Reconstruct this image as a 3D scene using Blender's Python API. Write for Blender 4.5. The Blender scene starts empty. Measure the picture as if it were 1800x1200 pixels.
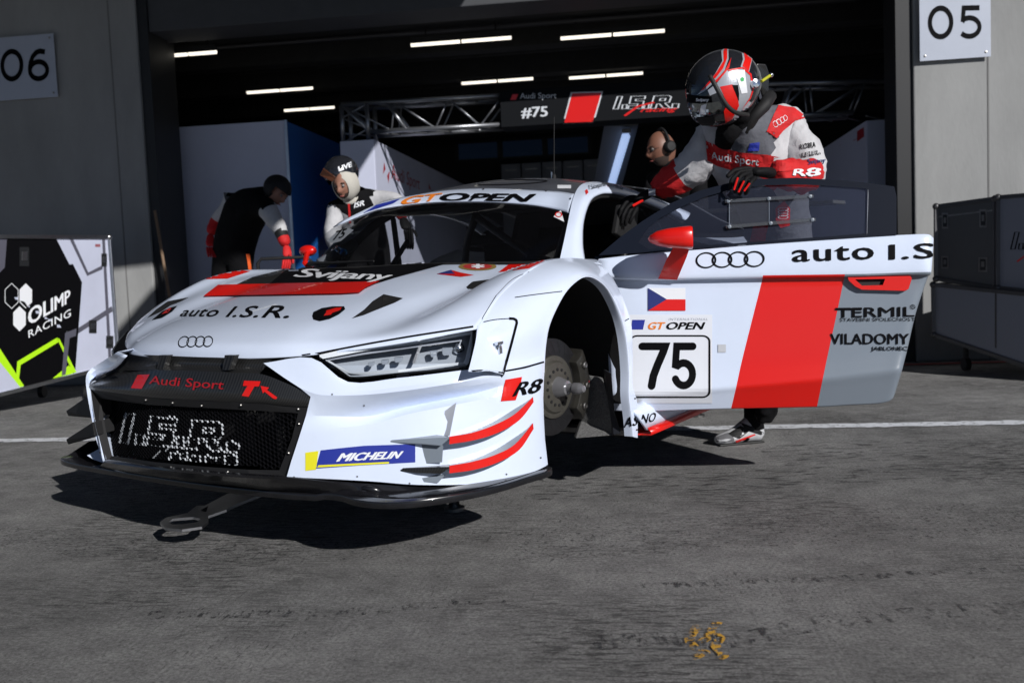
import bpy, bmesh, math, random
from mathutils import Vector, Matrix, noise
from mathutils.bvhtree import BVHTree
from mathutils.geometry import tessellate_polygon
random.seed(7)
SC = bpy.context.scene
COL = SC.collection
V = Vector

# ------------------------------------------------------------------ camera
CAM_H = 0.883; FPX = 1650.0
_a = math.radians(4.034); _r = math.radians(2.386)
FW = V((0, math.cos(_a), -math.sin(_a))); _R0 = V((1, 0, 0)); _U0 = _R0.cross(FW)
RT = math.cos(_r)*_R0 - math.sin(_r)*_U0
UP = math.sin(_r)*_R0 + math.cos(_r)*_U0
EYE = V((0, 0, CAM_H))
cd = bpy.data.cameras.new('camera'); cam = bpy.data.objects.new('camera', cd); COL.objects.link(cam)
cd.sensor_width = 36; cd.lens = FPX/1800*36; cd.clip_start = .05; cd.clip_end = 500
cam.matrix_world = Matrix(((RT.x, UP.x, -FW.x, 0), (RT.y, UP.y, -FW.y, 0), (RT.z, UP.z, -FW.z, CAM_H), (0, 0, 0, 1)))
cd.dof.use_dof = True; cd.dof.focus_distance = 3.25; cd.dof.aperture_fstop = 4.0
SC.camera = cam

# ------------------------------------------------------------------ light
w = bpy.data.worlds.new('World'); SC.world = w; w.use_nodes = True
nt = w.node_tree; nt.nodes.clear()
SUNV = V((0.50, -0.80, 0.47)).normalized()          # towards the sun
elev = math.asin(SUNV.z); azim = math.atan2(SUNV.x, SUNV.y)
sky = nt.nodes.new('ShaderNodeTexSky'); sky.sky_type = 'NISHITA'; sky.sun_disc = False
sky.sun_elevation = elev; sky.sun_rotation = azim
sky.air_density = .35; sky.dust_density = .1; sky.ozone_density = 1.0; sky.altitude = 700
bg = nt.nodes.new('ShaderNodeBackground'); bg.inputs[1].default_value = 0.05
wo = nt.nodes.new('ShaderNodeOutputWorld')
nt.links.new(sky.outputs[0], bg.inputs[0]); nt.links.new(bg.outputs[0], wo.inputs[0])
sd = bpy.data.lights.new('sun', 'SUN'); sd.energy = 5.0; sd.angle = math.radians(.53); sd.color = (1, .975, .95)
so = bpy.data.objects.new('sun', sd); COL.objects.link(so); so.rotation_euler = SUNV.to_track_quat('Z', 'Y').to_euler(); so.location = SUNV*30
SC.view_settings.view_transform = 'Standard'; SC.view_settings.look = 'None'
SC.view_settings.exposure = -0.2; SC.view_settings.gamma = 1; SC.view_settings.use_curve_mapping = False
SC.render.engine = 'CYCLES'; SC.cycles.max_bounces = 8; SC.cycles.transparent_max_bounces = 12

# ------------------------------------------------------------------ helpers
def ray(px, py): return FW + RT*((px-900)/FPX) - UP*((py-600)/FPX)
def Wd(px, py, y):                                   # world point seen at a pixel, at depth y
    d = ray(px, py); return EYE + d*(y/d.y)
def Gd(px, py, z=0.0):
    d = ray(px, py); return EYE + d*((z-EYE.z)/d.z)

class Space:
    """A thing: an Empty with its own local frame; parts are meshes in that frame."""
    def __init__(s, name, label, cat, M=None, group=None, kind=None):
        s.M = (M or Matrix.Identity(4)).copy(); s.I = s.M.inverted()
        s.e = bpy.data.objects.new(name, None); COL.objects.link(s.e); s.e.matrix_world = s.M
        s.e.empty_display_size = .1
        s.o = s.I @ EYE
        tag(s.e, label, cat, group, kind)
    def dir(s, px, py): return s.I.to_3x3() @ ray(px, py)
    def on(s, px, py, **k):
        ax = 'XYZ'.index(list(k)[0]); v = list(k.values())[0]
        d = s.dir(px, py); t = (v - s.o[ax])/d[ax]; return s.o + d*t
    def loc(s, p): return s.I @ V(p)
    def at(s, px, py, y): return s.I @ Wd(px, py, y)

def tag(o, label=None, cat=None, group=None, kind=None):
    if label: o['label'] = label
    if cat: o['category'] = cat
    if group: o['group'] = group
    if kind: o['kind'] = kind
    return o

def link(name, me, par=None, mat=None, smooth=False, auto=None):
    o = bpy.data.objects.new(name, me); COL.objects.link(o)
    if mat is not None:
        for m in (mat if isinstance(mat, (list, tuple)) else [mat]): me.materials.append(m)
    if smooth: me.shade_smooth()
    if auto is not None:
        me.shade_smooth(); _sharp(me, auto)
    if par is not None: o.parent = par.e if isinstance(par, Space) else par
    return o
def _sharp(me, ang):
    bm = bmesh.new(); bm.from_mesh(me); c = math.radians(ang)
    for e in bm.edges:
        if len(e.link_faces) == 2 and e.calc_face_angle(0) > c: e.smooth = False
    bm.to_mesh(me); bm.free()
def mk(name, vs, fs, par=None, mat=None, smooth=False, mi=None, auto=None, weld=False):
    me = bpy.data.meshes.new(name); me.from_pydata([tuple(v) for v in vs], [], fs)
    if mi: me.polygons.foreach_set('material_index', mi)
    bm = bmesh.new(); bm.from_mesh(me)
    if weld: bmesh.ops.remove_doubles(bm, verts=bm.verts, dist=1e-5)
    bmesh.ops.recalc_face_normals(bm, faces=bm.faces); bm.to_mesh(me); bm.free()
    me.validate()
    return link(name, me, par, mat, smooth, auto)

class MB:
    """collects shapes into one mesh"""
    def __init__(s): s.v = []; s.f = []; s.m = []; s.mi = 0
    def add(s, vs, fs):
        n = len(s.v); s.v += [V(v) for v in vs]; s.f += [[i+n for i in f] for f in fs]; s.m += [s.mi]*len(fs); return s
    def box(s, c, d, R=None):
        c = V(c); vs = []
        for x in (-.5, .5):
            for y in (-.5, .5):
                for z in (-.5, .5):
                    p = V((x*d[0], y*d[1], z*d[2])); vs.append(c + (R @ p if R else p))
        return s.add(vs, [(0, 1, 3, 2), (4, 6, 7, 5), (0, 4, 5, 1), (2, 3, 7, 6), (0, 2, 6, 4), (1, 5, 7, 3)])
    def bb(s, a, b):
        a = V(a); b = V(b); return s.box((a+b)/2, [abs(b[i]-a[i]) for i in range(3)])
    def tube(s, path, r, n=10, cap=True):
        path = [V(p) for p in path]; rs = r if isinstance(r, (list, tuple)) else [r]*len(path)
        vs = []; fs = []; up = None
        for i, p in enumerate(path):
            t = (path[min(i+1, len(path)-1)] - path[max(i-1, 0)]).normalized()
            if up is None:
                up = V((0, 0, 1)) if abs(t.z) < .9 else V((1, 0, 0))
            a = t.cross(up).normalized(); b = a.cross(t).normalized(); up = b
            for k in range(n):
                an = 2*math.pi*k/n; vs.append(p + (a*math.cos(an) + b*math.sin(an))*rs[i])
        for i in range(len(path)-1):
            for k in range(n):
                fs.append((i*n+k, i*n+(k+1) % n, (i+1)*n+(k+1) % n, (i+1)*n+k))
        if cap: fs.append(list(range(n))[::-1]); fs.append([len(vs)-n+k for k in range(n)])
        return s.add(vs, fs)
    def lathe(s, c, ax, prof, n=32):
        """prof: [(distance along axis, radius)]"""
        c = V(c); ax = V(ax).normalized(); u = ax.orthogonal().normalized(); v = ax.cross(u)
        vs = []; fs = []
        for d, r in prof:
            for k in range(n):
                an = 2*math.pi*k/n; vs.append(c + ax*d + (u*math.cos(an)+v*math.sin(an))*max(r, 1e-5))
        for i in range(len(prof)-1):
            for k in range(n): fs.append((i*n+k, i*n+(k+1) % n, (i+1)*n+(k+1) % n, (i+1)*n+k))
        return s.add(vs, fs)
    def prism(s, poly, off):
        """poly: 3d points of one face; off: vector to the other"""
        n = len(poly); off = V(off); vs = [V(p) for p in poly] + [V(p)+off for p in poly]
        tr = [tuple(t) for t in tessellate_polygon([[V(p) for p in poly]])]
        fs = [t for t in tr] + [tuple(i+n for i in t[::-1]) for t in tr] + [(i, (i+1) % n, (i+1) % n+n, i+n) for i in range(n)]
        return s.add(vs, fs)
    def sphere(s, c, r, n=16, sc=(1, 1, 1), R=None):
        vs = []; fs = []; c = V(c)
        for i in range(n+1):
            th = math.pi*i/n
            for k in range(2*n):
                ph = math.pi*k/n
                p = V((math.sin(th)*math.cos(ph)*sc[0], math.sin(th)*math.sin(ph)*sc[1], math.cos(th)*sc[2]))*r
                vs.append(c + (R @ p if R else p))
        for i in range(n):
            for k in range(2*n): fs.append((i*2*n+k, (i+1)*2*n+k, (i+1)*2*n+(k+1) % (2*n), i*2*n+(k+1) % (2*n)))
        return s.add(vs, fs)
    def obj(s, name, par=None, mat=None, smooth=False, auto=None, weld=True, bevel=0):
        o = mk(name, s.v, s.f, par, mat, smooth, s.m, None, weld)
        if bevel:
            bm = bmesh.new(); bm.from_mesh(o.data)
            es = [e for e in bm.edges if len(e.link_faces) == 2 and e.calc_face_angle(0) > .5]
            bmesh.ops.bevel(bm, geom=es, offset=bevel, segments=2, affect='EDGES', profile=.5, clamp_overlap=True)
            bm.to_mesh(o.data); bm.free()
        if auto is not None: o.data.shade_smooth(); _sharp(o.data, auto)
        return o

def cr(a, b, c, d, t):
    return .5*((2*b) + (c-a)*t + (2*a-5*b+4*c-d)*t*t + (3*b-a-3*c+d)*t*t*t)
def crline(P, n):
    out = []; N = len(P)
    for i in range(N-1):
        a = P[i-1] if i else P[0]*2-P[1]; d = P[i+2] if i+2 < N else P[N-1]*2-P[N-2]
        for k in range(n): out.append(cr(a, P[i], P[i+1], d, k/n))
    out.append(P[-1]); return out
def patch(name, rows, nu=4, nv=4, par=None, mat=None, thick=0, solid_dir=None, lin_u=False, sharp=None, store=None):
    rows = [[V(p) for p in r] for r in rows]
    R = [crline(r, nv) for r in rows]
    cols = [crline([R[i][j] for i in range(len(R))], nu) if not lin_u else
            sum([[R[i][j].lerp(R[i+1][j], k/nu) for k in range(nu)] for i in range(len(R)-1)], [])+[R[-1][j]] for j in range(len(R[0]))]
    nI = len(cols[0]); nJ = len(cols); vs = [cols[j][i] for i in range(nI) for j in range(nJ)]
    fs = [(i*nJ+j, i*nJ+j+1, (i+1)*nJ+j+1, (i+1)*nJ+j) for i in range(nI-1) for j in range(nJ-1)]
    me = bpy.data.meshes.new(name); me.from_pydata([tuple(v) for v in vs], [], fs); me.shade_smooth()
    o = link(name, me, par, mat)
    if sharp: _sharp(me, sharp)
    if store is not None: store.append((vs, fs))
    if thick:
        md = o.modifiers.new('thickness', 'SOLIDIFY'); md.thickness = thick; md.offset = -1 if solid_dir is None else solid_dir
    return o
def flipcheck(o, toward):                           # make normals face a point (local)
    me = o.data; s = sum(((V(toward)-p.center).dot(p.normal))*p.area for p in me.polygons)
    if s < 0: me.flip_normals()
    return o

def bvh(meshes):
    vs = []; fs = []
    for v, f in meshes:
        n = len(vs); vs += list(v); fs += [tuple(i+n for i in q) for q in f]
    return BVHTree.FromPolygons([tuple(v) for v in vs], fs)

# ---- 2d shapes -------------------------------------------------------------
_tc = {}
def txt2(s, shear=0.0, bold=0.0, space=1.0):
    k = (s, shear, bold, space)
    if k in _tc: return _tc[k]
    fat = bold; bold = 0
    c = bpy.data.curves.new('t', 'FONT'); c.body = s; c.shear = shear; c.offset = bold; c.space_character = space
    c.resolution_u = 3
    o = bpy.data.objects.new('t', c); COL.objects.link(o)
    dg = bpy.context.evaluated_depsgraph_get(); ev = o.evaluated_get(dg); me = ev.to_mesh()
    vs = [(v.co.x, v.co.y) for v in me.vertices]; fs = [tuple(p.vertices) for p in me.polygons]
    ev.to_mesh_clear(); bpy.data.objects.remove(o); bpy.data.curves.remove(c)
    if fat > .004:                                   # heavier weight: shifted copies, each laid a hair higher
        b_ = [(v[0], v[1], 0.0) for v in vs]; g_ = list(fs); n = len(b_)
        for q, (dx, dy) in enumerate(((1, 0), (-1, 0), (.5, .45), (-.5, -.45))):
            h = fat*1.05; b_ += [(v[0]+dx*h, v[1]+dy*h, .00025*(q+1)) for v in vs]; g_ += [tuple(i+n*(q+1) for i in f) for f in fs]
        vs, fs = b_, g_
    _tc[k] = norm2(vs, fs); return _tc[k]
def norm2(vs, fs, box=None):
    if box: x0, y0, x1, y1 = box
    else:
        x0 = min(v[0] for v in vs); x1 = max(v[0] for v in vs); y0 = min(v[1] for v in vs); y1 = max(v[1] for v in vs)
    return [((v[0]-x0)/(x1-x0), (v[1]-y0)/(y1-y0))+tuple(v[2:]) for v in vs], fs
def stroke2(pts, wd, closed=False):
    """mitred ribbon along a polyline"""
    P = [V(p).to_2d() if len(p) > 2 else V(p) for p in pts]; n = len(P); vs = []; fs = []
    for i in range(n):
        a = P[i-1] if (i or closed) else None; b = P[(i+1) % n] if (i < n-1 or closed) else None
        d1 = (P[i]-a).normalized() if a is not None else (b-P[i]).normalized()
        d2 = (b-P[i]).normalized() if b is not None else d1
        nn = V((-(d1+d2).y, (d1+d2).x))
        nn = nn.normalized() if nn.length > 1e-6 else V((-d1.y, d1.x))
        k = wd/2/max(.35, nn.dot(V((-d1.y, d1.x))))
        vs += [tuple(P[i]+nn*k), tuple(P[i]-nn*k)]
    m = n if closed else n-1
    for i in range(m):
        j = (i+1) % n; fs.append((2*i, 2*i+1, 2*j+1, 2*j))
    return vs, fs
def arc(cx, cy, rx, ry, a0, a1, n=14):
    return [(cx+rx*math.cos(math.radians(a0+(a1-a0)*i/n)), cy+ry*math.sin(math.radians(a0+(a1-a0)*i/n))) for i in range(n+1)]
def join2(*sh):
    vs = []; fs = []
    for v, f in sh:
        n = len(vs); vs += list(v); fs += [tuple(i+n for i in q) for q in f]
    return vs, fs
def poly2(pts):
    t = tessellate_polygon([[V((p[0], p[1], 0)) for p in pts]]); return list(pts), [tuple(q) for q in t]
def rrect(r=.1, asp=1.0, n=5):
    p = []
    for cx, cy, a in ((1-r*asp, 1-r, 0), (r*asp, 1-r, 90), (r*asp, r, 180), (1-r*asp, r, 270)):
        p += arc(cx, cy, r*asp, r, a, a+90, n)
    return p
def rings2():
    out = []
    for i in range(4): out.append(stroke2(arc(.5+i*.78, .5, .46, .46, 0, 360, 36)[:-1], .085, True))
    return out
# letters as outlined strokes on a 0..1 square
ISR = [[(0, 0), (.04, 1), (.13, 1), (.09, 0), (0, 0)], [(.165, 0), (.165, .34), (.25, .34), (.25, 0), (.165, 0)],
       [(.28, 0), (.29, .24), (.45, .24), (.45, .38), (.29, .40), (.30, 1), (.57, 1), (.57, .76), (.40, .76), (.40, .62), (.56, .6), (.55, 0), (.28, 0)],
       [(.585, 0), (.585, .34), (.67, .34), (.67, 0), (.585, 0)],
       [(.71, 0), (.74, 1), (1.02, 1), (1.07, .9), (1.05, .45), (.97, .4), (1.09, 0), (.96, 0), (.87, .35), (.82, .35), (.81, 0), (.71, 0)], [(.86, .60), (.87, .78), (.97, .78), (.96, .60), (.86, .60)],
       [(1.12, 0), (1.12, .34), (1.24, .34), (1.24, 0), (1.12, 0)]]
SWASH = [(.38, -.75), (.58, -.25), (.9, .1), (.6, -.12), (.38, -.75)]

def homog(q):
    """unit square (0,1)(1,1)(1,0)(0,0) -> quad TL,TR,BR,BL"""
    (x3, y3), (x2, y2), (x1, y1), (x0, y0) = q      # 3=TL(0,1) 2=TR(1,1) 1=BR(1,0) 0=BL(0,0)
    dx1, dx2, sx = x1-x2, x3-x2, x0-x1+x2-x3; dy1, dy2, sy = y1-y2, y3-y2, y0-y1+y2-y3
    den = dx1*dy2-dx2*dy1; g = (sx*dy2-dx2*sy)/den; h = (dx1*sy-sx*dy1)/den
    a, b, c = x1-x0+g*x1, x3-x0+h*x3, x0; d, e, f = y1-y0+g*y1, y3-y0+h*y3, y0
    return lambda u, v: ((a*u+b*v+c)/(g*u+h*v+1), (d*u+e*v+f)/(g*u+h*v+1))

def decal(sp, tree, shape, quad, name, mat, par=None, off=.0015, step=9, thick=0, tear=None):
    """flat print laid on a surface that is already there; shape in 0..1, quad = 4 corners; real geometry lying on the surface"""
    vs, fs = shape
    bm = bmesh.new(); bv = [bm.verts.new((v[0], v[1], v[2] if len(v) > 2 else 0)) for v in vs]
    for f in fs:
        try: bm.faces.new([bv[i] for i in f])
        except ValueError: pass
    if step:
        x0 = min(v[0] for v in vs); x1 = max(v[0] for v in vs); y0 = min(v[1] for v in vs); y1 = max(v[1] for v in vs)
        qw = math.hypot(quad[1][0]-quad[0][0], quad[1][1]-quad[0][1]); qh = math.hypot(quad[3][0]-quad[0][0], quad[3][1]-quad[0][1])
        for ax, L, lo, hi in ((0, qw, x0, x1), (1, qh, y0, y1)):
            n = max(1, int((hi-lo)*L/step))
            for i in range(1, n):
                co = [0, 0, 0]; no = [0, 0, 0]; co[ax] = lo+(hi-lo)*i/n; no[ax] = 1
                bmesh.ops.bisect_plane(bm, geom=bm.verts[:]+bm.edges[:]+bm.faces[:], plane_co=co, plane_no=no)
    bmesh.ops.triangulate(bm, faces=bm.faces[:])
    H = homog(quad); bad = []
    for v in bm.verts:
        px, py = H(v.co.x, v.co.y); d = sp.dir(px, py).normalized()
        hit, nrm, idx, dist = tree.ray_cast(sp.o, d)
        if hit is None: bad.append(v); continue
        if nrm.dot(d) > 0: nrm = -nrm
        v.co = hit + nrm*(off+v.co.z)
    bmesh.ops.delete(bm, geom=bad, context='VERTS')
    # throw away faces torn between two surfaces
    tf = [f for f in bm.faces if max(e.calc_length() for e in f.edges) > (tear or .16)]
    bmesh.ops.delete(bm, geom=tf, context='FACES')
    bmesh.ops.recalc_face_normals(bm, faces=bm.faces[:])
    # face the camera side
    me = bpy.data.meshes.new(name); bm.to_mesh(me); bm.free()
    if len(me.polygons):
        s = sum((sp.o-p.center).dot(p.normal)*p.area for p in me.polygons)
        if s < 0: me.flip_normals()
    o = link(name, me, par or sp, mat)
    if thick:
        md = o.modifiers.new('thickness', 'SOLIDIFY'); md.thickness = thick; md.offset = -1
    return o
def Q(x0, y0, x1, y1, dy=0, sh=0):                   # quad helper: box with slope dy (right end) and shear sh (top)
    return [(x0+sh, y0), (x1+sh, y0+dy), (x1, y1+dy), (x0, y1)]
def pxpoly(pts):
    """polygon in photo pixels -> (shape, quad)"""
    x0 = min(p[0] for p in pts); x1 = max(p[0] for p in pts); y0 = min(p[1] for p in pts); y1 = max(p[1] for p in pts)
    return poly2([((x-x0)/(x1-x0), (y1-y)/(y1-y0)) for x, y in pts]), [(x0, y0), (x1, y0), (x1, y1), (x0, y1)]

# ------------------------------------------------------------------ materials
def mat(name, col, rough=.5, metal=0, coat=0, var=0, vscale=8, bump=0, bscale=40, spec=.5, emit=None, alpha=None, stretch=(1, 1, 1)):
    m = bpy.data.materials.new(name); m.use_nodes = True; t = m.node_tree; b = t.nodes['Principled BSDF']
    b.inputs['Base Color'].default_value = (*col, 1); b.inputs['Roughness'].default_value = rough
    b.inputs['Metallic'].default_value = metal; b.inputs['Coat Weight'].default_value = coat
    b.inputs['Coat Roughness'].default_value = .04; b.inputs['Specular IOR Level'].default_value = spec
    if emit: b.inputs['Emission Color'].default_value = (*emit[:3], 1); b.inputs['Emission Strength'].default_value = emit[3]
    if var or bump:
        tc = t.nodes.new('ShaderNodeTexCoord'); mp = t.nodes.new('ShaderNodeMapping'); mp.inputs['Scale'].default_value = stretch
        t.links.new(tc.outputs['Object'], mp.inputs[0])
    if var:
        n = t.nodes.new('ShaderNodeTexNoise'); n.inputs['Scale'].default_value = vscale; n.inputs['Detail'].default_value = 8; n.inputs['Roughness'].default_value = .65
        r = t.nodes.new('ShaderNodeMapRange'); r.inputs['From Min'].default_value = .3; r.inputs['From Max'].default_value = .7
        r.inputs['To Min'].default_value = 1-var; r.inputs['To Max'].default_value = 1+var
        x = t.nodes.new('ShaderNodeMix'); x.data_type = 'RGBA'; x.blend_type = 'MULTIPLY'; x.inputs[0].default_value = 1
        t.links.new(mp.outputs[0], n.inputs['Vector']); t.links.new(n.outputs[0], r.inputs[0]); t.links.new(r.outputs[0], x.inputs[7])
        x.inputs[6].default_value = (*col, 1); t.links.new(x.outputs[2], b.inputs['Base Color'])
    if bump:
        n2 = t.nodes.new('ShaderNodeTexNoise'); n2.inputs['Scale'].default_value = bscale; n2.inputs['Detail'].default_value = 6
        bp = t.nodes.new('ShaderNodeBump'); bp.inputs['Strength'].default_value = bump; bp.inputs['Distance'].default_value = .01
        t.links.new(mp.outputs[0], n2.inputs['Vector']); t.links.new(n2.outputs[0], bp.inputs['Height']); t.links.new(bp.outputs[0], b.inputs['Normal'])
    return m
def glassmat(name, tint, opac, rough=.02, col=(.01, .01, .012)):
    """tinted sheet: part see-through, part dark film, with a glossy surface"""
    m = bpy.data.materials.new(name); m.use_nodes = True; t = m.node_tree; t.nodes.remove(t.nodes['Principled BSDF'])
    tr = t.nodes.new('ShaderNodeBsdfTransparent'); tr.inputs[0].default_value = (*tint, 1)
    df = t.nodes.new('ShaderNodeBsdfDiffuse'); df.inputs[0].default_value = (*col, 1)
    gl = t.nodes.new('ShaderNodeBsdfGlossy'); gl.inputs['Roughness'].default_value = rough
    fr = t.nodes.new('ShaderNodeFresnel'); fr.inputs[0].default_value = 1.5
    m1 = t.nodes.new('ShaderNodeMixShader'); m1.inputs[0].default_value = opac
    m2 = t.nodes.new('ShaderNodeMixShader')
    t.links.new(tr.outputs[0], m1.inputs[1]); t.links.new(df.outputs[0], m1.inputs[2])
    t.links.new(fr.outputs[0], m2.inputs[0]); t.links.new(m1.outputs[0], m2.inputs[1]); t.links.new(gl.outputs[0], m2.inputs[2])
    t.links.new(m2.outputs[0], t.nodes['Material Output'].inputs[0]); return m
def carbonmat(name, a=.006, b_=.03, scale=330, rough=.35):
    m = mat(name, (.02, .02, .02), rough, coat=.5); t = m.node_tree; b = t.nodes['Principled BSDF']
    tc = t.nodes.new('ShaderNodeTexCoord'); mp = t.nodes.new('ShaderNodeMapping'); mp.inputs['Rotation'].default_value = (.3, .3, .5)
    wv = t.nodes.new('ShaderNodeTexWave'); wv.inputs['Scale'].default_value = scale/6.28; wv.inputs['Distortion'].default_value = 0
    mr = t.nodes.new('ShaderNodeMapRange'); mr.inputs['To Min'].default_value = a; mr.inputs['To Max'].default_value = b_
    t.links.new(tc.outputs['Object'], mp.inputs[0]); t.links.new(mp.outputs[0], wv.inputs[0]); t.links.new(wv.outputs[1], mr.inputs[0]); t.links.new(mr.outputs[0], b.inputs['Base Color'])
    return m

M_WHITE = mat('white_race_paint', (.66, .74, .90), .25, coat=.6, var=.03, vscale=5)
M_WALL = mat('concrete_wall', (.28, .285, .285), .9, var=.16, vscale=1.6, bump=.25, bscale=25, stretch=(1, 1, .35))
M_RED = mat('signal_red_paint', (.70, .010, .006), .3, coat=.5)
M_GREY = mat('grey_vinyl', (.20, .235, .28), .3, coat=.4)
M_ROOF = mat('grey_roof_wrap', (.065, .07, .085), .35, coat=.3)
M_BLACK = mat('black_print', (.004, .004, .005), .55, spec=.05)
M_BLK2 = mat('matt_black', (.006, .006, .007), .7)
M_DARK = mat('dark_interior', (.010, .010, .011), .8)
M_RUB = mat('black_rubber', (.012, .012, .012), .6)
M_CARB = carbonmat('carbon_fibre_weave')
M_SPL = mat('black_splitter_gloss', (.010, .010, .012), .22, coat=.3, var=.3, vscale=20)
M_ALU = mat('bare_aluminium', (.55, .56, .58), .3, metal=1, var=.1, vscale=30)
M_STEEL = mat('worn_steel', (.30, .29, .28), .38, metal=1, var=.25, vscale=25)
M_CHR = mat('chrome', (.8, .82, .85), .12, metal=1)
M_ORG = mat('orange_print', (.80, .22, .02), .4)
M_BLUE = mat('blue_print', (.02, .035, .30), .4)
M_NAVY = mat('navy_print', (.02, .03, .16), .4)
M_YEL = mat('yellow_print', (.75, .70, .02), .4)
M_WPR = mat('white_print', (.78, .80, .84), .4)
M_LGT = mat('light_grey_print', (.35, .37, .42), .4)
M_GLASSW = glassmat('windscreen_glass', (.80, .82, .84), .16)
M_GLASSD = glassmat('tinted_door_glass', (.84, .87, .95), .26, col=(.06, .07, .11))
M_GLASSC = glassmat('clear_plastic', (.9, .92, .95), .06, col=(.3, .3, .32))
M_LENS = glassmat('headlight_lens', (.93, .95, .97), .02)
M_LAMP = mat('fluorescent_tube', (.9, .9, .85), .5, emit=(1, .93, .80, 1.6))
M_LAMPB = mat('cold_tube', (.8, .85, .9), .5, emit=(.42, .58, .95, .9))
# ================================================================== ground
def ground_mat():
    m = mat('worn_pit_lane_concrete', (.1, .1, .1), .85); t = m.node_tree; b = t.nodes['Principled BSDF']; L = t.links.new; N = t.nodes.new
    tc = N('ShaderNodeTexCoord')
    mp = N('ShaderNodeMapping'); mp.inputs['Rotation'].default_value = (0, 0, math.radians(7.65)); L(tc.outputs['Object'], mp.inputs[0])
    st = N('ShaderNodeMapping'); st.inputs['Scale'].default_value = (1, 5.5, 1); L(mp.outputs[0], st.inputs[0])
    st2 = N('ShaderNodeMapping'); st2.inputs['Scale'].default_value = (6, 1, 1); L(mp.outputs[0], st2.inputs[0])
    def noi(src, s, d=6, r=.6):
        n = N('ShaderNodeTexNoise'); n.inputs['Scale'].default_value = s; n.inputs['Detail'].default_value = d; n.inputs['Roughness'].default_value = r; L(src.outputs[0], n.inputs['Vector']); return n
    def rmp(n, a, b_, c, d):
        r = N('ShaderNodeMapRange'); r.inputs[1].default_value = a; r.inputs[2].default_value = b_; r.inputs[3].default_value = c; r.inputs[4].default_value = d; L(n.outputs[0], r.inputs[0]); return r
    def mul(a, b_):
        x = N('ShaderNodeMath'); x.operation = 'MULTIPLY'; L(a.outputs[0], x.inputs[0]); L(b_.outputs[0], x.inputs[1]); return x
    big = rmp(noi(mp, .6, 6, .6), .32, .68, .68, 1.22); mid = rmp(noi(mp, 7, 10, .78), .34, .68, .62, 1.3)
    fine = rmp(noi(mp, 95, 8, .9), .38, .62, .38, 1.6)
    # dark ragged rubber streaks across the lane, only in patches
    s1 = noi(st, 11, 12, .85); s1r = rmp(s1, .50, .54, 0, 1); pa = rmp(noi(mp, .8, 4), .44, .56, 0, 1)
    s2 = noi(st2, 16, 9, .75); s2r = rmp(s2, .56, .62, 0, 1); pb = rmp(noi(mp, 1.1, 3), .50, .60, 0, 1)
    sp_ = rmp(noi(mp, 48, 8, .85), .57, .61, 0, .85)
    k1 = mul(s1r, pa); k2 = mul(s2r, pb)
    mx = N('ShaderNodeMath'); mx.operation = 'MAXIMUM'; L(k1.outputs[0], mx.inputs[0]); L(k2.outputs[0], mx.inputs[1])
    mx2 = N('ShaderNodeMath'); mx2.operation = 'MAXIMUM'; L(mx.outputs[0], mx2.inputs[0]); L(sp_.outputs[0], mx2.inputs[1])
    dk = rmp(mx2, 0, 1, 1, .22)
    v = mul(mul(mul(big, mid), fine), dk)
    c = N('ShaderNodeMix'); c.data_type = 'RGBA'; c.blend_type = 'MULTIPLY'; c.inputs[0].default_value = 1
    c.inputs[6].default_value = (.335, .332, .328, 1); L(v.outputs[0], c.inputs[7]); L(c.outputs[2], b.inputs['Base Color'])
    bp = N('ShaderNodeBump'); bp.inputs['Strength'].default_value = .9; bp.inputs['Distance'].default_value = .006
    hn = mul(fine, mul(mid, dk)); L(hn.outputs[0], bp.inputs['Height']); L(bp.outputs[0], b.inputs['Normal'])
    return m
M_GND = ground_mat()
gv = [(x, y, 0) for y in (-60, -5, 1, 3, 5, 7, 60) for x in (-60, -8, -3, 0, 3, 8, 60)]
g = mk('pit_lane_ground', gv, [(i*7+j, i*7+j+1, (i+1)*7+j+1, (i+1)*7+j) for i in range(6) for j in range(6)], None, M_GND)
tag(g, 'rough grey concrete of the pit lane with dark rubber streaks', kind='structure')

GA = math.radians(-7.65)
GM = Matrix.Translation((3.42, 8.0, 0)) @ Matrix.Rotation(GA, 4, 'Z')
# painted line, worn, laid 4 mm above the concrete
def worn(name, col, under=(.13, .135, .145), amt=.5, sc=22):
    m = mat(name, col, .8); t = m.node_tree; b = t.nodes['Principled BSDF']
    tc = t.nodes.new('ShaderNodeTexCoord'); n = t.nodes.new('ShaderNodeTexNoise'); n.inputs['Scale'].default_value = sc; n.inputs['Detail'].default_value = 9; n.inputs['Roughness'].default_value = .75
    r = t.nodes.new('ShaderNodeValToRGB'); r.color_ramp.elements[0].position = amt-.04; r.color_ramp.elements[1].position = amt+.05
    r.color_ramp.elements[0].color = (*under, 1); r.color_ramp.elements[1].color = (*col, 1)
    t.links.new(tc.outputs['Object'], n.inputs['Vector']); t.links.new(n.outputs[0], r.inputs[0]); t.links.new(r.outputs[0], b.inputs['Base Color']); return m
M_LINE = worn('worn_white_line_paint', (.66, .68, .72), amt=.42)
def ragged(a, b, wd, z, n=160, jag=.012):
    a = V(a); b = V(b); d = (b-a); nn = V((-d.y, d.x)).normalized(); vs = []
    for i in range(n+1):
        p = a+d*i/n
        for s in (1, -1):
            q = p+nn*s*(wd/2+random.uniform(-jag, jag)); vs.append((q.x, q.y, z))
    return vs, [(2*i, 2*i+1, 2*i+3, 2*i+2) for i in range(n)]
la = Gd(-60, 776); lb = Gd(1860, 742); dl = (lb-la)
vs, fs = ragged((la-dl*1.2)[:2], (lb+dl*1.2)[:2], .13, .004, 500)
tag(mk('painted_line', vs, fs, None, M_LINE), 'white line painted across the pit lane', kind='structure')
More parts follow.
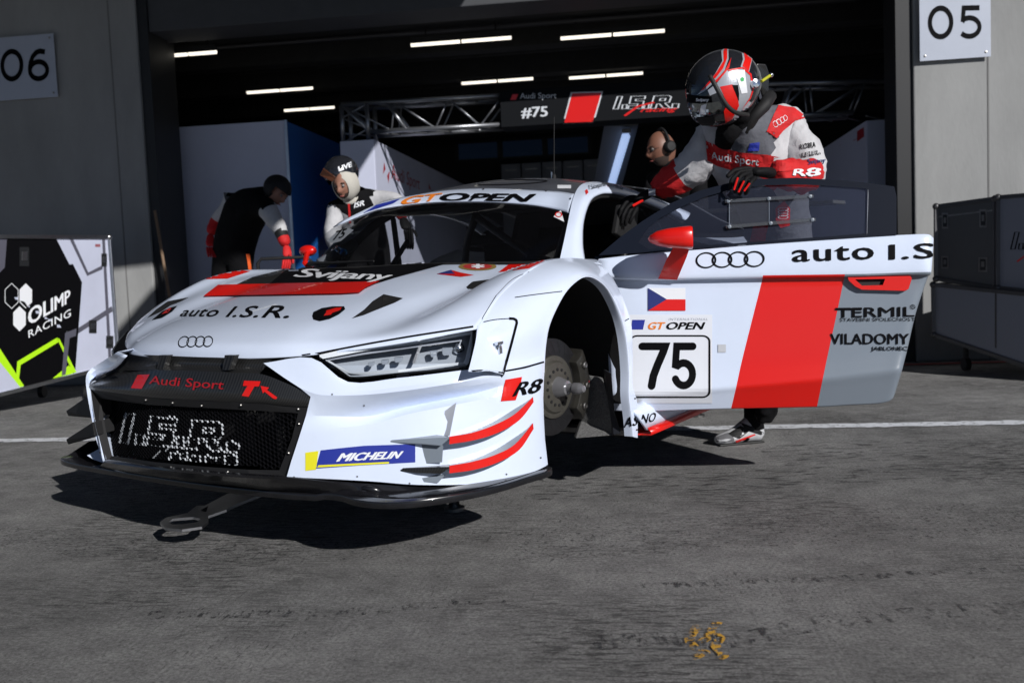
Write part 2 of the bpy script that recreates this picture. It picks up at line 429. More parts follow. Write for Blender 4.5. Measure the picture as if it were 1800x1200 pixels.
# sprayed yellow remains near the camera
def flakes(name, col, sc, lo):
    m = mat(name, col, .8); t = m.node_tree; b = t.nodes['Principled BSDF']; tc = t.nodes.new('ShaderNodeTexCoord'); n = t.nodes.new('ShaderNodeTexNoise'); n.inputs['Scale'].default_value = sc; n.inputs['Detail'].default_value = 7; n.inputs['Roughness'].default_value = .7
    r = t.nodes.new('ShaderNodeMapRange'); r.inputs[1].default_value = lo; r.inputs[2].default_value = lo+.03; t.links.new(tc.outputs['Object'], n.inputs['Vector']); t.links.new(n.outputs[0], r.inputs[0]); t.links.new(r.outputs[0], b.inputs['Alpha']); return m
def ribbon(pl, wd, m, nm, lab, z=.004, n=8):
    P = crline([Gd(*p, z) for p in pl], n); L_ = []
    for i, p in enumerate(P):
        t_ = (P[min(i+1, len(P)-1)]-P[max(i-1, 0)]).normalized(); n_ = V((-t_.y, t_.x, 0))*wd/2; L_ += [p+n_, p-n_]
    tag(mk(nm, L_, [(2*i, 2*i+1, 2*i+3, 2*i+2) for i in range(len(P)-1)], None, m), lab, kind='structure')
def rubber(name, sc, lo, st=(1, 1, 1), a=.75):
    m = flakes(name, (.035, .035, .038), sc, lo); t = m.node_tree; n = [x for x in t.nodes if x.type == 'TEX_NOISE'][0]; r = [x for x in t.nodes if x.type == 'MAP_RANGE'][0]; r.inputs[2].default_value = lo+.09; r.inputs[4].default_value = a
    mp = t.nodes.new('ShaderNodeMapping'); mp.inputs['Scale'].default_value = st; mp.inputs['Rotation'].default_value = (0, 0, .13); l = n.inputs['Vector'].links[0]; src = l.from_socket; t.links.new(src, mp.inputs[0]); t.links.new(mp.outputs[0], n.inputs['Vector']); return m
RB1 = rubber('rubber_dashes', 20, .53, (2.2, .8, 1)); RB2 = rubber('rubber_smear', 16, .53, (.55, 2.6, 1), .7); RB3 = rubber('rubber_specks', 60, .55, (1, 1, 1), .7)
ribbon([(1040, 1128), (1160, 1122), (1290, 1124), (1450, 1092), (1600, 1078), (1900, 1058)], .085, RB1, 'tyre_mark', 'dashed black tyre mark curving past the yellow spray mark', .0022)
ribbon([(1130, 1030), (1290, 1022), (1450, 1016), (1640, 1006), (1900, 996)], .05, RB1, 'tyre_mark', 'thin broken tyre mark in the right foreground', .0022)
ribbon([(250, 1080), (420, 1078), (620, 1074), (760, 1062), (900, 1050)], .06, RB1, 'tyre_mark', 'faint broken tyre mark in the left foreground', .0022)
ribbon([(930, 862), (1150, 850), (1400, 838), (1700, 825), (1900, 820)], .34, RB2, 'tyre_mark', 'wide rubber smear beside the raised car', .0022)
ribbon([(-40, 940), (200, 958), (420, 968), (640, 962), (860, 930)], .26, RB3, 'tyre_mark', 'speckled dark patch in front of the splitter', .0022)
ribbon([(900, 960), (1150, 940), (1450, 925), (1900, 900)], .38, RB3, 'tyre_mark', 'speckled dark band across the right ground', .0022)
ribbon([(1350, 800), (1550, 790), (1900, 785)], .5, RB2, 'tyre_mark', 'smeared rubber behind the driver towards the line', .0022)
mb = MB()
for pl in ([(1228, 1098), (1212, 1122), (1226, 1140), (1240, 1146), (1216, 1156)], [(1262, 1092), (1252, 1108), (1266, 1120), (1258, 1134), (1272, 1150), (1262, 1156)], [(1236, 1112), (1242, 1120), (1232, 1128)]):
    P = crline([Gd(*p, .004) for p in pl], 5); L_ = []
    for i, p in enumerate(P):
        t_ = (P[min(i+1, len(P)-1)]-P[max(i-1, 0)]).normalized(); n_ = V((-t_.y, t_.x, 0))*.012; L_ += [p+n_, p-n_]
    mb.add(L_, [(2*i, 2*i+1, 2*i+3, 2*i+2) for i in range(len(P)-1)])
tag(mb.obj('paint_mark', None, flakes('flaking_yellow_spray', (.55, .30, .03), 45, .50), weld=False), 'faded orange yellow spray mark flaking off the concrete', kind='structure')

# ================================================================== garage
ga = Space('pit_garage', 'concrete pit garage bay with open front and dark interior', 'garage', GM)
gy = lambda px, py, y=0: ga.on(px, py, Y=y)
xl = gy(268, 400).x; hz = gy(900, 6).z; TOPZ = 4.35
M_REVEAL = mat('dark_door_frame', (.012, .013, .015), .5)
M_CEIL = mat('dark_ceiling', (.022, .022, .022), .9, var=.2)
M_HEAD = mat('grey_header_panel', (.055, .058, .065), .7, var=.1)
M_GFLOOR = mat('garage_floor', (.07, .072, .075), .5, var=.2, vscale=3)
# pillars: right between bays, left between bays
mb = MB(); mb.bb((.035, 0, 0), (5.5, .55, TOPZ)); mb.obj('pillar', ga, M_WALL, bevel=.012)
mb = MB(); mb.bb((xl-6, 0, 0), (xl-.03, .55, TOPZ)); mb.obj('pillar', ga, M_WALL, bevel=.012)
for x, w_ in ((.0, -.10), (xl, .07)):                 # door rails in the reveals
    mb = MB(); mb.bb((x+w_, .03, 0), (x+(.033 if w_ < 0 else -.028), .40, TOPZ)); mb.bb((x+w_*.5, .40, 0), (x, .60, TOPZ)); mb.obj('door_rail', ga, M_REVEAL, bevel=.004)
# formwork joint strips on pillars
M_JG = mat('joint_grey', (.17, .17, .17), .9)
for x in (xl-.30, .62, 1.7): mb = MB(); mb.bb((x, -.004, 0), (x+.012, .002, TOPZ-.02)); mb.obj('joint_strip', ga, M_JG)
# header and rolled-up door
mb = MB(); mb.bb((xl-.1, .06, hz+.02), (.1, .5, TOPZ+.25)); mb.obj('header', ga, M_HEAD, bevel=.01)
mb = MB()
for k in range(6): mb.bb((xl+.07, .52+.16*k, hz+.10+.012*k), (-.1, .66+.16*k, hz+.145+.012*k))
mb.obj('sectional_door', ga, M_CEIL)
mb = MB()
for px_, py_, yy in ((620, 110, 1.1), (620, 60, 1.8)):
    z = gy(px_, py_, yy).z; mb.tube([(xl+.1, yy, z+.25), (-.1, yy, z+.25)], .02, 8)
mb.obj('door_shaft', ga, mat('dull_pipe', (.05, .05, .055), .5))
# ceiling, rear wall, side walls, floor
CZ = 3.55; DEP = 9.0
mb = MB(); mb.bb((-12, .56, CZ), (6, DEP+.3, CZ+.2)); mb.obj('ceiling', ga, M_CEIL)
for yb in (1.6, 3.0, 4.6, 6.2, 7.6):
    mb = MB(); mb.bb((-11.9, yb, CZ-.28), (5.9, yb+.22, CZ-.003)); mb.obj('ceiling_beam', ga, M_CEIL, bevel=.01)
mb = MB()
for yb in (1.15, 2.5, 4.1): mb.tube([(-11.9, yb, CZ-.12), (5.9, yb, CZ-.12)], .035, 8)
mb.obj('ceiling_pipe', ga, M_CEIL)
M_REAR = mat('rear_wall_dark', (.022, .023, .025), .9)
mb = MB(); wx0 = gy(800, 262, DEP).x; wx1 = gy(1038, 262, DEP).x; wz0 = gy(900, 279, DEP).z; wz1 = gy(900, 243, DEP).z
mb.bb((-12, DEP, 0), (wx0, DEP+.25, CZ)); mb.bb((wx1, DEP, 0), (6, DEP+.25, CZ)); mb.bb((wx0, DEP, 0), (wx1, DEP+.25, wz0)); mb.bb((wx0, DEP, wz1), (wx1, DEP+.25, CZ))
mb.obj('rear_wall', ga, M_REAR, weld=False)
mb = MB()
for k in range(3):
    a = wx0+(wx1-wx0)*k/3; b = wx0+(wx1-wx0)*(k+1)/3
    f = MB(); f.bb((a, DEP+.02, wz0), (a+.05, DEP+.08, wz1)); f.bb((b-.05, DEP+.02, wz0), (b, DEP+.08, wz1)); f.bb((a+.05, DEP+.02, wz0), (b-.05, DEP+.08, wz0+.04)); f.bb((a+.05, DEP+.02, wz1-.04), (b-.05, DEP+.08, wz1))
    fo = f.obj('window', ga, M_REVEAL); q = MB(); q.bb((a+.05, DEP+.045, wz0+.04), (b-.05, DEP+.05, wz1-.04)); q.obj('pane', fo, glassmat('dirty_pane', (.30, .32, .34), .5) if not k else bpy.data.materials['dirty_pane'])
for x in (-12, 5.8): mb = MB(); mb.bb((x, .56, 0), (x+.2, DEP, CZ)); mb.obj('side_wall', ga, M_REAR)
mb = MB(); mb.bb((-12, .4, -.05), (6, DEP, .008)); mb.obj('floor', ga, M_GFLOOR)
# added slab out of frame, shaped to shade left pillar, partition and mechanic
wall_sh = gy(200, 440).z
cz = wall_sh+3.05
mb = MB()
def cpt(x, y, z): return ga.loc((x, y, z))
a, b, c_, d_ = cpt(-12, 10.0, cz), cpt(.5, 8.15, cz), cpt(1.45, 3.4, cz), cpt(-12, 3.7, cz)
mb.prism([a, b, c_, cpt(1.45, 2.0, cz), cpt(.55, 2.0, cz), cpt(.5, 3.45, cz), d_], (0, 0, .25)); mb.obj('shade_slab', ga, M_HEAD)
mb = MB(); mb.bb((-16, .0, TOPZ+.01), (9, .5, 8.2)); mb.obj('upper_wall', ga, M_WALL)
mb = MB(); mb.bb((-16, -4.2, 7.2), (9, -.005, 7.5)); mb.obj('sky_block_slab', ga, M_HEAD)  # added overhang out of frame, cuts sky light on walls and interior
# red ground stripe at the pillar foot
r0 = ga.loc(Gd(1585, 640)); r1 = ga.loc(Gd(1672, 638))
mb = MB(); mb.bb((r0.x-.05, r0.y-.16, .009), (r1.x+1.6, r0.y-.10, .013)); mb.obj('floor_stripe', ga, mat('dull_red_paint', (.22, .01, .012), .7))

x0 = gy(880, 300, DEP-.7).x; x1 = gy(1062, 300, DEP-.7).x; zt = gy(970, 284, DEP-.7).z
s = Space('cabinet_row', 'row of pale wall cabinets under the rear windows of the garage', 'cabinet', GM @ Matrix.Translation((x0, DEP-.7, 0)))
for k in range(5):
    a = (x1-x0)*k/5; b = (x1-x0)*(k+1)/5; mb = MB(); mb.bb((a+.01, 0, .1), (b-.01, .6, zt)); mb.obj('cabinet_unit', s, M_PCAB := mat('cabinet_grey', (.22, .23, .26), .5) if not k else M_PCAB, bevel=.01)
    mb = MB(); mb.bb(((a+b)/2-.1, -.02, zt-.12), ((a+b)/2+.1, -.002, zt-.10)); mb.obj('pull', s, M_STEEL)
# hedge and bright yard seen through the rear windows
hd = MB(); random.seed(5)
for i in range(900):
    c = V((random.uniform(wx0-2.5, wx1+3), DEP+6+random.uniform(-.8, .8), 1.2+random.random()*2.4*(0.5+.5*math.sin(i*.003)))); r = random.uniform(.06, .16)
    n = V((random.uniform(-1, 1), random.uniform(-1, 1), random.uniform(-1, 1))).normalized(); u = n.orthogonal().normalized()*r; v = n.cross(u)
    hd.add([c+u, c+v*.6, c-u, c-v*.6], [(0, 1, 2, 3)])
ho = hd.obj('hedge', None, mat('hedge_leaf', (.05, .10, .02), .6), weld=False); ho.matrix_world = GM
tag(ho, 'green hedge beyond the rear garage windows', 'hedge')

# ------------------------------------------------------------------ number signs
def sign(txt, px0, px1, py0, py1, tq, label):
    s = Space('number_sign', label, 'sign', GM @ Matrix.Translation(gy((px0+px1)/2, py1, -.045)), 'garage number signs on the pillars')
    a = s.loc(GM @ gy(px0, py1, -.045)); b = s.loc(GM @ gy(px1, py1, -.045)); top = s.loc(GM @ gy(px1, py0, -.045)).z
    z0 = (a.z+b.z)/2; mb = MB(); mb.bb((a.x, 0, z0), (b.x, .006, top)); po = mb.obj('plate', s, mat('sign_plate_'+txt, (.42, .46, .55), .4, var=.05, vscale=3), bevel=.002)
    for x in (a.x+.04, b.x-.04):
        for z in (z0+.04, top-.04): mb = MB(); mb.lathe((x, .006, z), (0, 1, 0), [(0, .012), (.036, .012)], 10); mb.obj('spacer', s, M_STEEL)
    for x in (a.x+.04, b.x-.04):
        for z in (z0+.04, top-.04): q = MB(); q.lathe((x, 0, z), (0, -1, 0), [(0, .011), (.003, .010), (.005, 0)], 10); q.obj('screw', s, M_STEEL)
    tr = bvh([([v.co for v in po.data.vertices], [tuple(p.vertices) for p in po.data.polygons])])
    return s, tr
s5, t5 = sign('05', 1617, 1742, -25, 104, None, 'white number plate 05 on the sunlit concrete pillar at right')
def digits(sp, tr, which, quad, par=None, m=None):
    # geometric sans numerals from strokes
    w_ = .17
    O = [stroke2(arc(.5, .5, .42, .44, 0, 360, 40)[:-1], w_, True)]
    F = [stroke2([(.86, .93), (.24, .93), (.20, .50)] , w_*.95), stroke2([(.185, .50)]+arc(.46, .34, .40, .285, 125, -140, 26), w_*.95)]
    S = [stroke2(arc(.50, .32, .38, .27, 0, 360, 36)[:-1], w_, True), stroke2([(.12, .34)]+[(.12, .42), (.15, .58), (.24, .76), (.40, .89), (.56, .93), (.78, .90)], w_)]
    for i, d in enumerate({'05': [O, F], '06': [O, S]}[which]):
        sh = join2(*d); v = [(x*.46+i*.54, y) for x, y in sh[0]]
        decal(sp, tr, (v, sh[1]), quad, 'numeral', m or M_BLACK, par)
digits(s5, t5, '05', Q(1631, 12, 1728, 69, -2))
s6, t6 = sign('06', -30, 102, 58, 175, None, 'white number plate 06 on the shaded concrete pillar at left')
digits(s6, t6, '06', Q(1, 88, 88, 143, -2))

# ------------------------------------------------------------------ ceiling tubes
lampz = CZ-.32
LP = [((278, 98), (383, 93), 'near left corner of the garage ceiling'), ((430, 161), (553, 157), 'ceiling left of the truss'), ((497, 193), (590, 190), 'ceiling just above the truss end'),
      ((720, 77), (900, 69), 'ceiling above the middle of the car'), ((985, 66), (1168, 56), 'ceiling beside the helmet, nearest the door header'), ((810, 145), (938, 140), 'ceiling above the black team banner'), ((1000, 136), (1130, 130), 'ceiling between banner and helmet'),
      ((832, 181), (878, 178), 'ceiling seen through the truss')]
for (a, b, wh) in LP:
    A = ga.loc(Gd(*a, lampz)); B = ga.loc(Gd(*b, lampz)); yy = (A.y+B.y)/2
    s = Space('ceiling_lamp', 'lit fluorescent tube on the '+wh, 'lamp', GM @ Matrix.Translation(((A.x+B.x)/2, yy, lampz)), 'fluorescent tubes under the ceiling')
    h = (B.x-A.x)/2; mb = MB(); mb.bb((-h, -.03, .012), (h, .03, .07)); mb.obj('housing', s, M_CEIL, bevel=.004)
    for q0, q1 in ((-h, -.01), (.01, h)): mb = MB(); mb.tube([(q0, 0, 0), (q1, 0, 0)], .019, 10); mb.obj('tube', s, M_LAMP, smooth=True)
    for hx in (-h*.7, h*.7): mb = MB(); mb.tube([(hx, 0, .07), (hx, 0, .30)], .008, 6); mb.obj('hanger', s, M_CEIL)
# tilted cold light panel behind the team banner
s = Space('light_panel', 'grey ceiling panel holding a cold blue-white light tube, behind the banner', 'lamp', GM)
A = ga.on(1108, 232, Y=2.4); B = ga.on(1072, 330, Y=3.6)
fa = [ga.on(1062, 222, Y=2.3), ga.on(1122, 220, Y=2.3), ga.on(1088, 345, Y=3.7), ga.on(1040, 345, Y=3.7)]
mb = MB(); mb.prism(fa, (0, .05, .02)); mb.obj('panel', s, mat('panel_grey', (.10, .11, .13), .6))
nn = (fa[1]-fa[0]).cross(fa[3]-fa[0]).normalized(); nn = nn if nn.y < 0 else -nn
t0 = ga.on(1100, 236, Y=2.36); t1 = ga.on(1072, 330, Y=3.55)
mb = MB(); mb.tube([t0+nn*.03, t1+nn*.03], .05, 10); mb.obj('tube', s, M_LAMPB, smooth=True)
mb = MB(); q = ga.on(1101, 228, Y=2.33); mb.box(q+nn*.02, (.10, .05, .05)); mb.obj('socket', s, M_ALU)

# ------------------------------------------------------------------ partitions
def partition(label, front_px, fx, toppx, yf, yb, rightx=None, m=None, m2=None, side_right=True, th=.04):
    x0 = gy(front_px[0], toppx[1], yf).x; x1 = gy(front_px[1], toppx[1], yf).x; zt = gy(toppx[0], toppx[1], yf).z
    s = Space('partition_wall', label, 'partition', GM @ Matrix.Translation((x1, yf, 0)), 'white partition walls in the garage')
    mb = MB(); mb.bb((x0-x1, 0, 0), (0, th, zt)); mb.obj('front_panel', s, m, bevel=.006)
    x = 0 if side_right else (x0-x1)
    mb = MB(); mb.bb((x-(.04 if side_right else 0), th+.002, 0), (x+(0 if side_right else .04), yb-yf, zt)); so_ = mb.obj('side_panel', s, m2 or m)
    me = so_.data; return s, zt, bvh([([v.co for v in me.vertices], [tuple(p.vertices) for p in me.polygons])]), x0, x1
M_PW = mat('white_partition', (.55, .58, .72), .45, var=.05, vscale=1.5)
M_PB = mat('blue_partition', (.014, .12, .40), .5)
pL = partition('large white partition with blue side wall at the left of the garage', (296, 500), None, (400, 218), .85, 3.4, m=M_PW, m2=M_PB)
# silver edge trim
mb = MB(); mb.bb((.001, -.012, 0), (.03, -.002, pL[1])); mb.obj('corner_trim', pL[0], M_ALU)
mb = MB(); mb.bb((-1.15, -.006, .9), (-1.14, -.001, 2.2)); mb.obj('panel_seam', pL[0], M_LGT)
pM = partition('white partition with red team lettering on its receding side, behind the helmeted mechanic', (597, 657), None, (625, 247), 1.05, 6.2, m=M_PW, m2=M_PW)
decal(pM[0], pM[2], txt2('Audi Sport'), [(687, 288), (738, 312), (737, 340), (688, 322)], 'lettering', mat('dull_red_print', (.35, .01, .02), .5))
decal(pM[0], pM[2], poly2([(0, 0), (1, 0), (1, 1), (0, 1)]), [(675, 285), (686, 289), (683, 322), (672, 317)], 'red_block', bpy.data.materials['dull_red_print'])
decal(pM[0], pM[2], poly2([(0, 0), (1, 0), (1, 1), (0, 1)]), [(754, 322), (762, 326), (761, 345), (753, 342)], 'red_block', bpy.data.materials['dull_red_print'])
pR = partition('white partition with red stripe on its receding side at the right of the garage', (1523, 1600), None, (1560, 210), 1.3, 6.5, m=M_PW, m2=M_PW, side_right=False)
decal(pR[0], pR[2], poly2([(0, 0), (1, .0), (1, 1), (0, 1)]), [(1440, 270), (1522, 222), (1522, 238), (1440, 300)], 'red_stripe', bpy.data.materials['dull_red_print'])

# ------------------------------------------------------------------ trusses
M_TR = mat('truss_aluminium', (.28, .29, .31), .35, metal=.8)
def truss(label, p0, p1, p2, p3, dy, legs, nb, grp='aluminium trusses carrying the banner'):
    """p0-p1 top chord pixels, p3-p2 bottom chord; front plane y=dy"""
    A, B, C_, D_ = [gy(*p, dy) for p in (p0, p1, p2, p3)]
    s = Space('truss', label, 'truss', GM @ Matrix.Translation(D_), grp); T_ = lambda p: p-D_
    dd = V((0, .29, 0)); r = .024
    for P0, P1 in ((A, B), (D_, C_), (A+dd, B+dd), (D_+dd, C_+dd)):
        mb = MB(); mb.tube([T_(P0), T_(P1)], r, 12); mb.obj('chord', s, M_TR, smooth=True)
    for off in (V((0, 0, 0)), dd):
        for i in range(nb):
            a = A.lerp(B, i/nb); b = D_.lerp(C_, (i+1)/nb); a2 = A.lerp(B, (i+1)/nb); b2 = D_.lerp(C_, i/nb)
            q = (a, b) if i % 2 == 0 else (b2, a2); mb = MB(); mb.tube([T_(q[0]+off), T_(q[1]+off)], .010, 8); mb.obj('brace', s, M_TR, smooth=True)
    for i in range(nb):
        a = A.lerp(B, i/nb); a2 = A.lerp(B, (i+1)/nb)+dd
        for z in (0, (D_-A).z): mb = MB(); mb.tube([T_(a+V((0, 0, z))), T_(a2+V((0, 0, z)))], .009, 8); mb.obj('brace', s, M_TR, smooth=True)
    for q in (0, .28) if nb > 3 else (0,):
        a = A.lerp(B, q); b = D_.lerp(C_, q)
        for off in (V((0, 0, 0)), dd): mb = MB(); mb.tube([T_(a+off), T_(b+off)], r*.8, 10); mb.obj('post', s, M_TR, smooth=True)
    for (px, py, zb) in legs:
        a = gy(px, py, dy)
        for ox, oy in ((0, 0), (.27, 0), (0, .29), (.27, .29)):
            mb = MB(); mb.tube([T_(V((a.x+ox, dy+oy, a.z))), T_(V((a.x+ox, dy+oy, zb)))], r, 10); mb.obj('leg', s, M_TR, smooth=True)
        n = 3; h = (a.z-zb)/n
        for i in range(n):
            z = zb+h*i; q = ((0, .27) if i % 2 == 0 else (.27, 0))
            mb = MB(); mb.tube([T_(V((a.x+q[0], dy, z))), T_(V((a.x+q[1], dy, z+h)))], .010, 6); mb.obj('brace', s, M_TR, smooth=True)
    return s
truss('aluminium box truss standing on the white partition left of the banner', (600, 184), (884, 168), (884, 219), (650, 232), 1.15, [(600, 186, pM[1])], 6)
truss('aluminium box truss right of the driver, running to the right partition', (1325, 148), (1572, 143), (1500, 198), (1325, 207), 1.15, [], 5)
# team banner on the truss
A, B, C_, D_ = gy(881, 160, 1.1), gy(1203, 152, 1.1), gy(1203, 213, 1.1), gy(881, 224, 1.1)
s = Space('team_banner', 'black banner box reading Audi Sport #75 with red parallelogram, hung on the truss', 'banner', GM @ Matrix.Translation(D_))
z1 = (A.z-D_.z); mb = MB(); mb.bb((0, 0, 0), (B.x-A.x+.35, .34, z1)); bo = mb.obj('box', s, mat('banner_black', (.006, .007, .009), .8, spec=.15), bevel=.004)
tb = bvh([([v.co for v in bo.data.vertices], [tuple(p.vertices) for p in bo.data.polygons])])
M_BW = mat('banner_white', (.62, .65, .70), .5)
decal(s, tb, txt2('Audi Sport', 0, .01), Q(914, 164, 978, 177, -1), 'lettering', M_BW)
decal(s, tb, poly2([(0, 0), (.7, 0), (1, 1), (.3, 1)]), Q(897, 166, 911, 176), 'red_block', M_RED)
decal(s, tb, txt2('#75', 0, .03), Q(916, 189, 963, 209, -2), 'lettering', M_BW)
for (ins, m, of) in ((0, M_BW, .0015), (.035, M_RED, .0035)):
    decal(s, tb, poly2([(0+ins*1.2, ins), (.80-ins, ins), (1-ins*1.2, 1-ins), (.2+ins, 1-ins)]), [(989, 163), (1060, 161), (1058, 215), (989, 218)], 'red_block' if ins else 'white_border', m, None, of)
for pts in ISR: v = stroke2([(x/1.24, y) for x, y in pts[:-1]], .022, True); decal(s, tb, v, Q(1078, 170, 1192, 192, -2, 4), 'outline_letter', M_BW)
decal(s, tb, txt2('racing', .35, .02), Q(1124, 190, 1190, 200, -2, 2), 'lettering', M_RED)
decal(s, tb, stroke2([(0, 0), (.45, .7), (1, 1)], .10), Q(1098, 180, 1150, 204), 'swoosh', M_RED, None, .0025)
# ================================================================== race car
PSI = math.radians(236.32); CP = math.radians(-1.315)
CM = Matrix.Translation((-.567, 3.805, .127)) @ Matrix.Rotation(PSI, 4, 'Z') @ Matrix(((math.cos(CP), 0, -math.sin(CP), 0), (0, 1, 0, 0), (math.sin(CP), 0, math.cos(CP), 0), (0, 0, 0, 1)))
car = Space('race_car', 'white GT race car number 75 with front wheels off, raised on jacks, door open', 'race car', CM)
K = lambda px, py, **k: car.on(px, py, **k)
EYEL = car.o
# plan outline of the nose: (X, Y) from right to left side
PLAN = [(-.45, -1.0), (.0, -1.0), (.30, -.985), (.46, -.93), (.62, -.80), (.75, -.62), (.84, -.48), (.895, -.36), (.93, -.2), (.94, 0), (.93, .2), (.895, .36), (.84, .48), (.75, .62), (.62, .80), (.46, .93), (.30, .985), (0, 1.0), (-.45, 1.0)]
_pl = crline([V((x, y, 0)) for x, y in PLAN], 8)
def KP(px, py, off=0.0):
    """pixel -> point on the upright nose surface, pushed out (or in) by off"""
    o = car.o; d = car.dir(px, py); best = None
    pts = []
    for i, p in enumerate(_pl):
        t = (_pl[min(i+1, len(_pl)-1)]-_pl[max(i-1, 0)]).normalized(); n = V((t.y, -t.x, 0)); pts.append(p+n*off)
    for a, b in zip(pts, pts[1:]):
        e = b-a; den = d.x*e.y-d.y*e.x
        if abs(den) < 1e-9: continue
        t = ((a.x-o.x)*e.y-(a.y-o.y)*e.x)/den; s = ((a.x-o.x)*d.y-(a.y-o.y)*d.x)/den
        if 0 <= s <= 1 and t > 0 and (best is None or t < best): best = t
    if best is None:                                 # grazing ray: nearest approach to the outline
        dl = math.hypot(d.x, d.y); q = min(pts, key=lambda p: abs((p.x-o.x)*d.y-(p.y-o.y)*d.x)/dl)
        best = ((q.x-o.x)*d.x+(q.y-o.y)*d.y)/(dl*dl)
    return o + d*best
def planat(Y, off=0.0):
    for a, b in zip(_pl[20:], _pl[21:]):
        if a.y <= Y <= b.y: k = (Y-a.y)/max(1e-9, b.y-a.y); p = a.lerp(b, k); t = (b-a).normalized(); return V((p.x+t.y*off, p.y-t.x*off, 0))
mir = lambda p: V((p[0], -p[1], p[2]))
SURF = []                                            # surfaces decals lie on
# ---- hood and fender tops ---------------------------------------------------
HC = [  # columns by Y, each: points nose -> windscreen
    [(.88, 0, .548), (.868, 0, .578), (.835, 0, .605), (.73, 0, .648), (.55, 0, .693), (.35, 0, .735), (.12, 0, .776), (-.17, 0, .815)],
    [(.868, .2, .549), (.855, .2, .577), (.822, .2, .603), (.715, .2, .646), (.54, .2, .69), (.34, .2, .731), (.11, .2, .773), (-.18, .2, .813)],
    [(.835, .36, .551), (.822, .36, .574), (.785, .36, .601), (.68, .36, .64), (.51, .36, .681), (.31, .36, .722), (.08, .36, .763), (-.21, .36, .808)],
    [(.775, .48, .555), (.76, .48, .575), (.722, .48, .598), (.62, .48, .632), (.45, .48, .672), (.26, .48, .712), (.03, .48, .753), (-.26, .48, .801)],
    [(.695, .61, .566), (.682, .61, .582), (.65, .61, .600), (.55, .61, .622), (.39, .61, .655), (.2, .61, .695), (-.01, .61, .740), (-.33, .61, .796)],
    [(.605, .73, .580), (.594, .73, .595), (.56, .73, .614), (.465, .73, .652), (.32, .73, .704), (.15, .73, .756), (-.06, .73, .783), (-.41, .73, .795)],
    [(.525, .81, .594), (.512, .81, .608), (.48, .81, .628), (.39, .81, .676), (.26, .81, .733), (.10, .81, .783), (-.10, .81, .806), (-.43, .81, .796)],
    [(.465, .87, .604), (.452, .87, .618), (.42, .87, .638), (.335, .865, .687), (.21, .86, .742), (.06, .86, .788), (-.14, .86, .806), (-.38, .87, .775)]]
left = [[V(p) for p in c] for c in HC]
up_ = lambda p: V((p.x, p.y, p.z+.021*max(0, min(1, (abs(p.y)-.22)/.36))*max(0, min(1, (.75-p.x)/.3))))
rightc = [[V(p) for p in c] for c in left]
for k_ in range(8): rightc[4][k_].z = max(rightc[4][k_].z, (rightc[3][k_].z+rightc[5][k_].z)/2+.003)
allc = [[mir(up_(p)) for p in c] for c in rightc[:0:-1]] + left
hood = patch('hood', [[c[i] for c in allc] for i in range(8)], 6, 5, car, M_WHITE, thick=.004, store=SURF); flipcheck(hood, (0, 0, 5))
# ---- fenders round the arches ------------------------------------------------
lip = [(957, 655), (959, 615), (965, 577), (977, 546), (994, 515), (1012, 496), (1029, 487), (1047, 491), (1067, 508), (1083, 537), (1094, 567), (1101, 604), (1105, 654), (1105, 696), (1110, 737), (1112, 767)]
lipY = [.985, .985, .99, .99, .99, .99, .99, .99, .99, .985, .985, .985, .985, .985, .985, .985]
outp = [V((.405, .945, .475)), K(829, 646, Y=.905), K(837, 600, Y=.885), left[7][0], V((.335, .865, .687)), V((.21, .86, .742)), V((.06, .86, .788)), V((-.06, .86, .805)), V((-.16, .865, .806)),
        V((-.30, .872, .788)), V((-.37, .92, .72)), K(1107, 558, Y=.985), K(1112, 612, Y=.985), K(1112, 675, Y=.985), K(1120, 708, Y=.985), K(1121, 769, Y=.985)]
outp[0] = KP(884, 656, .0); outp[1] = KP(880, 640, -.015); outp[2] = K(848, 600, Y=.90)
rows = []
for (lp, ly, op) in zip(lip, lipY, outp):
    L_ = K(*lp, Y=ly); C0 = op; d = (C0-L_)
    Lr = L_ - V((d.x, 0, d.z)).normalized()*0 ; q = V(((L_.x+C0.x)/2, ly-.004, max(C0.z, L_.z)*.55+min(C0.z, L_.z)*.45 if C0.z > L_.z else (L_.z+C0.z)/2))
    q = V((L_.x*.45+C0.x*.55, ly-.012 if abs(C0.y-ly) > .03 else ly, L_.z*.35+C0.z*.65))
    bz = lambda t: C0*(1-t)**2 + q*2*t*(1-t) + L_*t*t
    rows.append([bz(0), bz(.22), bz(.45), bz(.7), bz(.9), L_, L_+V((0, -.035, 0))])
def fender(side):
    r = rows if side > 0 else [[mir(up_(p) if p.z > .62 else p) for p in rr] for rr in rows]
    st = SURF if side > 0 else None
    o = patch('fender', r, 4, 4, car, M_WHITE, store=st); flipcheck(o, (0, side*3, 1.2)); return o
fender(1); fender(-1)
